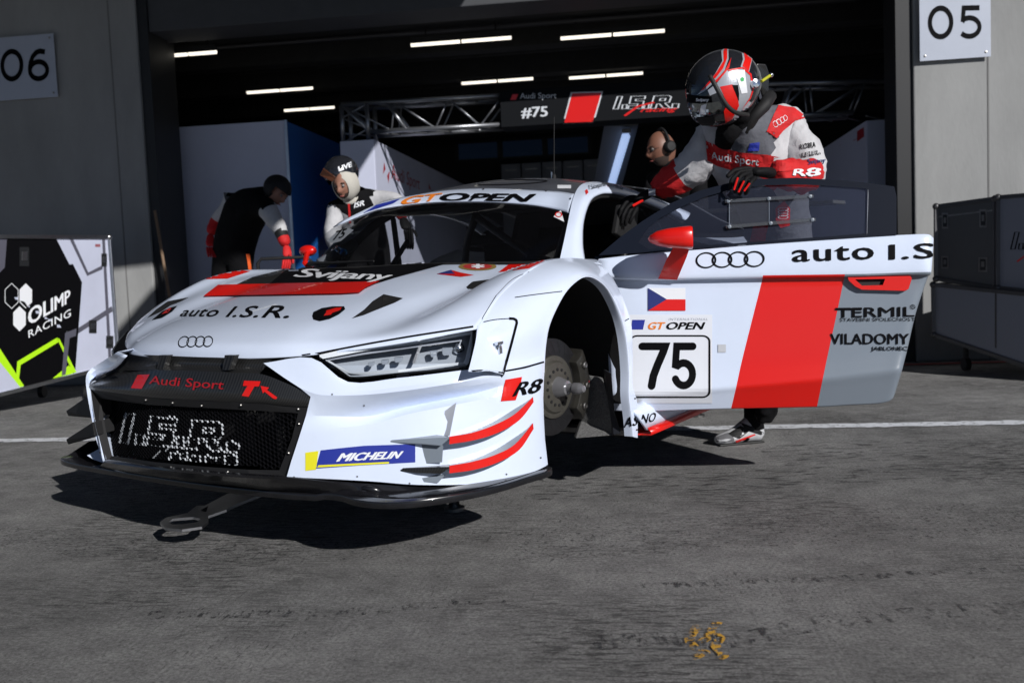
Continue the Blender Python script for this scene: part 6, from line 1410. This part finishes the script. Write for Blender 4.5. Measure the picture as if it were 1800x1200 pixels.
# helmet
hc_ = W_(1272, 152, 3.90); hf = V((-.90, -.28, -.30)); hu = V((-.30, 0, .95)); HR = frame(hf, hu)
def helmet(par, c, R, sc=1.0, m=M_BLACK, chin=True, n=36):
    vs = []; fs = []
    for i in range(n+1):
        th = math.pi*i/n
        for k in range(2*n):
            ph = math.pi*k/n; x, y, z = math.sin(th)*math.sin(ph), math.sin(th)*math.cos(ph), math.cos(th)
            p = V((x*.134, y*.160, z*.145))
            if chin and z < .1 and y > -.2:
                q = min(1, max(0, (.1-z)/.5)); yy = max(0, y+.2)/1.2; p.y += .022*q*yy; p.z -= .030*q*yy
            if z < -.55: p.z = max(p.z, -.145+(.02 if y < 0 else -.02)); 
            if not chin and z < -.35 and y > .1: p.y *= .6
            if y < 0 and z < -.2: p.y *= 1-.10*min(1, (-z-.2))
            vs.append(c + R @ (p*sc))
    for i in range(n):
        for k in range(2*n): fs.append((i*2*n+k, (i+1)*2*n+k, (i+1)*2*n+(k+1) % (2*n), i*2*n+(k+1) % (2*n)))
    return mk('helmet', vs, fs, par, m, smooth=True, weld=True)
M_HEL = mat('black_helmet_lacquer', (.015, .016, .02), .15, coat=.8, var=.3, vscale=60)
ho_ = helmet(dr, hc_, HR, 1.0, M_HEL); Th = tri(ho_)
Z = lambda pts: [(1080+x/3.333, 60+y/3.333) for x, y in pts]
def hd2(pts, nm, m, off): return decal(dr, Th, *pxpoly(Z(pts)), nm, m, ho_, off, 4)
M_SIL = mat('silver_lacquer', (.45, .47, .52), .25, metal=.3, coat=.5)
hd2([(545, 150), (500, 175), (455, 225), (425, 280), (412, 345), (415, 420), (420, 486), (500, 484), (560, 476), (615, 462), (640, 420), (615, 360), (600, 300), (565, 250), (552, 200)], 'visor', mat('smoke_visor', (.012, .014, .018), .06, coat=1), .0015)
hd2([(418, 402), (500, 408), (572, 402), (610, 395), (632, 415), (618, 460), (560, 476), (500, 484), (421, 486)], 'mirror_visor', mat('mirror_visor', (.28, .30, .30), .1, metal=1), .0025)
hd2([(414, 352), (500, 362), (570, 366), (572, 402), (500, 408), (414, 400)], 'visor_strip', M_BLACK, .0035)
decal(dr, Th, txt2('Svijany', .1, .04), Q(1080+482/3.333, 60+376/3.333, 1080+556/3.333, 60+400/3.333), 'lettering', M_WPR, ho_, .005, 3)
hd2([(500, 470), (512, 418), (542, 410), (530, 470)], 'visor_glint_mark', M_WPR, .004)
hd2([(625, 90), (668, 92), (668, 150), (645, 215), (600, 268), (530, 335), (486, 358), (540, 300), (590, 235), (632, 160)], 'white_stripe', M_SIL, .002)
hd2([(638, 90), (660, 92), (660, 145), (636, 205), (596, 256), (525, 325), (505, 336), (560, 275), (600, 225), (640, 160)], 'red_stripe', M_RED, .003)
hd2([(684, 140), (672, 200), (640, 240), (600, 285), (590, 275), (640, 225), (660, 190)], 'red_stripe', M_RED, .003)
hd2([(548, 330), (600, 290), (660, 212), (750, 198), (795, 240), (806, 330), (790, 378), (735, 450), (690, 500), (655, 470), (650, 420), (610, 340), (560, 362)], 'white_side', M_SIL, .002)
hd2([(618, 310), (690, 296), (722, 380), (728, 420), (690, 495), (650, 520), (640, 450), (655, 420), (640, 360)], 'red_side', M_RED, .003)
hd2([(688, 300), (722, 300), (728, 350), (726, 395)], 'black_wedge', M_BLACK, .0038)
hd2([(660, 212), (750, 196), (800, 236), (812, 330), (795, 378), (745, 440), (790, 372), (803, 330), (792, 245), (748, 205), (668, 220)], 'red_stripe', M_RED, .0036)
hd2([(745, 112), (752, 104), (806, 148), (786, 228), (738, 194), (752, 150)], 'white_stripe', M_SIL, .002); hd2([(756, 112), (802, 150), (784, 220), (748, 190), (762, 150)], 'red_stripe', M_RED, .003)
hd2([(704, 222), (760, 212), (776, 344), (742, 350)], 'licence_sticker', M_WPR, .004)
hd2([(735, 262), (745, 254), (756, 262), (754, 276), (742, 280), (735, 272)], 'green_dot', mat('green_dot', (.02, .40, .10), .5), .005)
hd2([(700, 470), (740, 430), (780, 390), (800, 400), (760, 470), (700, 530)], 'white_stripe', M_SIL, .002)
hd2([(490, 490), (580, 480), (590, 510), (560, 560), (510, 550), (495, 520)], 'chin_vent', M_BLK2, .003)
Z1 = lambda x, y, d: W_(1080+x/3.333, 60+y/3.333, d)
mb = MB(); mb.tube(crline([Z1(558, 245, 3.75), Z1(590, 300, 3.735), Z1(625, 365, 3.735), (Z1(665, 425, 3.745)), Z1(715, 462, 3.77), Z1(782, 474, 3.83)], 6), .009, 10); mb.obj('radio_hose', dr, M_RUB, smooth=True)
mb = MB(); mb.lathe(Z1(825, 290, 3.79), V((.2, -1, 0)), [(-.03, .020), (.0, .020), (.010, .016), (.012, 0)], 20); mb.obj('tether_anchor', dr, M_CHR, auto=35)
mb = MB(); mb.tube([Z1(862, 278, 3.82), Z1(918, 240, 3.86)], .006, 8); mb.obj('tether_strap', dr, mat('yellow_strap', (.45, .45, .02), .6)); mb = MB(); mb.sphere(Z1(918, 240, 3.86), .010, 8); mb.obj('tether_end', dr, M_CHR, smooth=True)
mb = MB(); mb.prism([Z1(835, 172, 3.95), Z1(890, 175, 3.97), Z1(908, 230, 3.99), Z1(905, 340, 4.0), Z1(870, 380, 4.0), Z1(850, 300, 3.97)], (0, .05, 0)); mb.obj('neck_device', dr, M_CARB, bevel=.006)
mb = MB(); mb.tube(crline([Z1(900, 350, 3.98), Z1(930, 385, 3.98), Z1(880, 430, 3.94), Z1(820, 480, 3.93), Z1(770, 560, 3.96), Z1(750, 650, 4.0)], 5), [.030]*26, 12) if False else mb.tube([Z1(915, 362, 3.98), Z1(880, 420, 3.93), Z1(820, 480, 3.93), Z1(775, 560, 3.97), Z1(755, 660, 4.02)], [.026, .026, .024, .022, .020], 12); mb.obj('neck_device_yoke', dr, M_BLK2, smooth=True)
mb = MB(); mb.tube([Z1(700, 520, 3.96), Z1(660, 590, 4.02), Z1(640, 650, 4.05)], [.05, .05, .04], 12); mb.obj('collar', dr, M_SUITK, smooth=True)

# ---------------------------------------------------------------- generic helper for the crew
def crew(label, floor_xy, J, RD, matf, mats, seed, wr=.012, ball=None):
    s = person(label, V((floor_xy.x, floor_xy.y, 0))); P = {k: s.loc(Wd(*v) if not isinstance(v, V) else v) for k, v in J.items()}
    ks = list(P); i_ = {k: i for i, k in enumerate(ks)}
    ed = [(a, b) for a, b in (('pel', 'ch'), ('ch', 'uc'), ('uc', 'nk'), ('nk', 'hd'), ('uc', 'ls'), ('ls', 'le'), ('le', 'lw'), ('uc', 'rs'), ('rs', 're'), ('re', 'rw'), ('pel', 'lh'), ('lh', 'lk'), ('lk', 'la'), ('pel', 'rh'), ('rh', 'rk'), ('rk', 'ra')) if a in i_ and b in i_]
    e2 = [(i_[a], i_[b]) for a, b in ed]; pts = [P[k] for k in ks]; nb_ = nearest_bone(pts, e2)
    def rg(c): i, t = nb_(c); return matf(ed[i], t, c)
    o = skin_mesh('body', s, pts, e2, [RD[k] for k in ks], mats, rg, 2, wr, seed); return s, P, o
RC = dict(pel=.15, ch=.155, uc=.125, nk=.06, hd=.055, ls=.08, le=.058, lw=.04, rs=.08, re=.058, rw=.04, lh=.10, lk=.075, la=.05, rh=.10, rk=.075, ra=.05)
def feet(s, P, m=M_BLK2, f=V((.16, -.14, 0))):
    for k in ('la', 'ra'):
        h = V((P[k].x, P[k].y, .0)); shoe(s, h-f*.3, h+f, m)
# helmeted mechanic with fireproof hood, behind the car
b = Wd(640, 600, 6.9)
def mf(e, t, c):
    if e == ('le', 'lw'): return 2 if t > .35 else 1
    if e in (('ls', 'le'), ('rs', 're'), ('re', 'rw')): return 1
    return 0
s1, P1_, o1 = crew('mechanic in black vest and open black helmet smiling down at the car', b,
    {'pel': (650, 430, 7.0), 'ch': (636, 385, 6.9), 'uc': (626, 358, 6.82), 'nk': (616, 342, 6.75), 'hd': (610, 332, 6.7), 'ls': (664, 352, 6.80), 'le': (700, 352, 6.7), 'lw': (708, 384, 6.55), 'rs': (592, 368, 6.8), 're': (582, 415, 6.75), 'rw': (600, 455, 6.5),
     'lh': (668, 445, 7.0), 'lk': V((b.x+.12, 6.9, .5)), 'la': V((b.x+.14, 7.0, .09)), 'rh': (630, 445, 7.0), 'rk': V((b.x-.1, 6.9, .5)), 'ra': V((b.x-.12, 7.0, .09))}, RC, mf, [M_SUITK, M_SUITW, M_SUITR], 11)
feet(s1, P1_)
hc1 = s1.loc(Wd(607, 322, 6.68)); hd1, R1 = head(s1, hc1, (-.35, -.85, -.42), (-.15, -.3, .9), .98, beard=True)
hm = helmet(s1, s1.loc(Wd(600, 305, 6.72)), frame((-.45, -.75, -.45), (-.25, -.35, .9)), .86, M_HEL, False)
# cut the opening: keep the shell above and behind the face
bm = bmesh.new(); bm.from_mesh(hm.data); fw = V((-.35, -.85, -.42)).normalized(); uw = V((-.15, -.3, .9)).normalized()
bmesh.ops.delete(bm, geom=[f for f in bm.faces if (f.calc_center_median()-hc1).dot(fw) > -.005 and (f.calc_center_median()-hc1).dot(uw) < .055], context='FACES'); bm.to_mesh(hm.data); bm.free()
th1 = tri(hm); decal(s1, th1, txt2('LIVE', .1, .04), [(593, 294), (617, 285), (619, 293), (596, 302)], 'lettering', M_WPR, None, .004, 3)
mb = MB(); mb.prism([s1.loc(Wd(*p)) for p in ((562, 308, 6.55), (568, 296, 6.5), (590, 312, 6.5), (584, 320, 6.52))], (0, .01, .004)); mb.obj('helmet_peak', s1, mat('amber_peak', (.12, .04, .02), .2), bevel=.002)
# hood framing the face
bal = MB(); ring = []; nR = 24
for rr_, ff, in ((.100, -.045), (.102, .015), (.094, .050), (.070, .070)):
    for k in range(nR):
        a = 2*math.pi*k/nR; ring.append(hc1+R1 @ V((rr_*.86*math.cos(a), ff, -.008+rr_*1.14*math.sin(a))))
bal.add(ring, [(i*nR+k, i*nR+(k+1) % nR, (i+1)*nR+(k+1) % nR, (i+1)*nR+k) for i in range(3) for k in range(nR)])
bal.obj('balaclava', s1, M_BALA, smooth=True)
mb = MB(); mb.tube([hc1+R1@V((0, -.01, -.09)), s1.loc(Wd(617, 348, 6.76))], [.065, .075], 14); mb.obj('hood_neck', s1, M_BALA, smooth=True)
t1b = tri(o1)
decal(s1, t1b, SQ, [(611, 344), (614, 344), (618, 392), (614, 392)], 'zip', M_SUITR, None, .006, 5)
decal(s1, t1b, txt2('ISR', .2, .03), [(622, 357), (640, 352), (641, 361), (622, 366)], 'lettering', M_WPR, None, .006, 4)
hand(s1, P1_['lw'], [s1.loc(Wd(713, 396, 6.5)), s1.loc(Wd(717, 404, 6.48))], [[s1.loc(Wd(717+dx, 404, 6.48-.02*i)), s1.loc(Wd(719+dx, 415, 6.46-.02*i)), s1.loc(Wd(720+dx, 428, 6.46-.02*i)), s1.loc(Wd(719+dx, 438, 6.47))] for i, dx in enumerate((-6, -2, 2, 6))], [s1.loc(Wd(714, 400, 6.5)), s1.loc(Wd(728, 406, 6.46)), s1.loc(Wd(733, 416, 6.44))], rp=.03)
# bending mechanic at the left
b = Wd(410, 600, 7.6)
def mf2(e, t, c):
    if e == ('le', 'lw'): return 2 if t > .55 else (3 if t > .2 else 1)
    if e == ('re', 'rw'): return 2
    if e in (('ls', 'le'), ('rs', 're')): return 1
    return 0
s2, P2_, o2_ = crew('bending mechanic in black cap and vest with red gloves before the white partition', b,
    {'pel': (408, 440, 7.6), 'ch': (424, 385, 7.5), 'uc': (448, 352, 7.42), 'nk': (468, 340, 7.38), 'hd': (480, 336, 7.35), 'ls': (470, 368, 7.25), 'le': (492, 402, 7.2), 'lw': (503, 432, 7.15), 'rs': (412, 356, 7.6), 're': (380, 388, 7.7), 'rw': (370, 412, 7.65),
     'lh': (425, 455, 7.55), 'lk': V((b.x+.1, 7.5, .5)), 'la': V((b.x+.08, 7.6, .09)), 'rh': (392, 455, 7.65), 'rk': V((b.x-.08, 7.6, .5)), 'ra': V((b.x-.1, 7.7, .09))}, RC, mf2, [M_SUITK, M_SUITW, M_SUITR, M_BLK2], 23)
feet(s2, P2_, f=V((.2, -.05, 0)))
hc2_ = s2.loc(Wd(487, 338, 7.33)); h2_, R2 = head(s2, hc2_, (.65, -.45, -.60), (.45, .1, .85), .92)
sk = helmet(s2, hc2_+R2@V((0, -.018, .022)), R2, .74, M_BLK2, False)
bm = bmesh.new(); bm.from_mesh(sk.data)
bmesh.ops.delete(bm, geom=[f for f in bm.faces if (R2.transposed()@(f.calc_center_median()-hc2_)).y > .03 and (R2.transposed()@(f.calc_center_median()-hc2_)).z < .045], context='FACES'); bm.to_mesh(sk.data); bm.free(); sk.name = 'black_cap'
for nm_, x, y in (('lw', 505, 445),):
    hand(s2, P2_['lw'], [s2.loc(Wd(505, 443, 7.12)), s2.loc(Wd(505, 453, 7.1))], [[s2.loc(Wd(505+dx, 453, 7.1)), s2.loc(Wd(504+dx, 463, 7.08)), s2.loc(Wd(502+dx, 473, 7.08))] for dx in (-6, -2, 2, 6)], [s2.loc(Wd(508, 447, 7.1)), s2.loc(Wd(515, 456, 7.07)), s2.loc(Wd(515, 464, 7.07))], M_SUITR, rp=.026)
hand(s2, P2_['rw'], [s2.loc(Wd(369, 424, 7.6)), s2.loc(Wd(370, 434, 7.58))], [[s2.loc(Wd(370+dx, 434, 7.58)), s2.loc(Wd(371+dx, 444, 7.55)), s2.loc(Wd(373+dx, 452, 7.53))] for dx in (-6, -2, 2, 6)], [s2.loc(Wd(372, 428, 7.6)), s2.loc(Wd(379, 436, 7.55)), s2.loc(Wd(381, 444, 7.55))], M_SUITR, rp=.026)
t2b = tri(o2_); decal(s2, t2b, SQ, [(432, 446), (438, 446), (442, 480), (437, 480)], 'orange_stripe', mat('orange_trim', (.8, .12, .02), .6), None, .006, 5)
# bald man with headset beyond the roof
b = Wd(1180, 600, 6.4)
s3, P3_, o3 = crew('bald man with glasses and a black headset, seen in profile beyond the car roof', b,
    {'pel': (1215, 440, 6.5), 'ch': (1200, 360, 6.45), 'uc': (1188, 318, 6.4), 'nk': (1176, 292, 6.38), 'hd': (1168, 275, 6.36), 'ls': (1225, 325, 6.35), 'le': (1232, 375, 6.2), 'lw': (1192, 352, 6.05), 'rs': (1150, 322, 6.5), 're': (1140, 380, 6.45), 'rw': (1150, 410, 6.2),
     'lh': (1230, 455, 6.5), 'lk': V((b.x+.2, 6.5, .5)), 'la': V((b.x+.2, 6.55, .09)), 'rh': (1200, 455, 6.5), 'rk': V((b.x, 6.5, .5)), 'ra': V((b.x, 6.6, .09))}, RC, lambda e, t, c: 0, [M_SUITK], 31)
feet(s3, P3_)
hc3 = s3.loc(Wd(1163, 262, 6.35)); h3, R3 = head(s3, hc3, (-.93, -.30, -.22), (-.15, 0, 1), 1.0, beard=True, mskin=mat('tanned_skin', (.19, .085, .055), .5))
cup = hc3+R3@V((-.088, -.012, 0))
sd_ = -1 if (R3@V((1, 0, 0))).y > 0 else 1
for q in (-1, 1):
    c = hc3+R3@V((.078*q, -.015, -.004)); ax = R3@V((q, 0, 0)); mb = MB(); mb.lathe(c, ax, [(-.012, .030), (.0, .042), (.022, .040), (.034, .028), (.036, 0)], 20); mb.obj('ear_cup', s3, M_BLK2, auto=40)
mb = MB(); mb.tube([hc3+R3@V((.095*math.cos(a), -.015-.01*math.sin(a), .132*math.sin(a))) for a in [math.pi*i/16 for i in range(17)]], .009, 8); mb.obj('headband', s3, M_BLK2, smooth=True)
for q in (-1, 1): mb = MB(); mb.tube([hc3+R3@V((.030*q+.018*math.cos(a), .100-.006*abs(q), .006+.014*math.sin(a))) for a in [2*math.pi*i/12 for i in range(13)]], .0018, 6); mb.tube([hc3+R3@V((.047*q, .098, .008)), hc3+R3@V((.078*q, .0, .008))], .0018, 6); mb.obj('glasses', s3, M_BLK2)
hand(s3, P3_['lw'], [s3.loc(Wd(1184, 350, 6.0)), s3.loc(Wd(1178, 351, 5.98))], [[s3.loc(Wd(1178, 347+dy, 5.98)), s3.loc(Wd(1170, 348+dy, 5.96)), s3.loc(Wd(1164, 352+dy, 5.95))] for dy in (0, 3, 6, 9)], [s3.loc(Wd(1184, 346, 6.0)), s3.loc(Wd(1177, 342, 5.97)), s3.loc(Wd(1170, 343, 5.96))], M_SKIN, rp=.026, rf=.009)
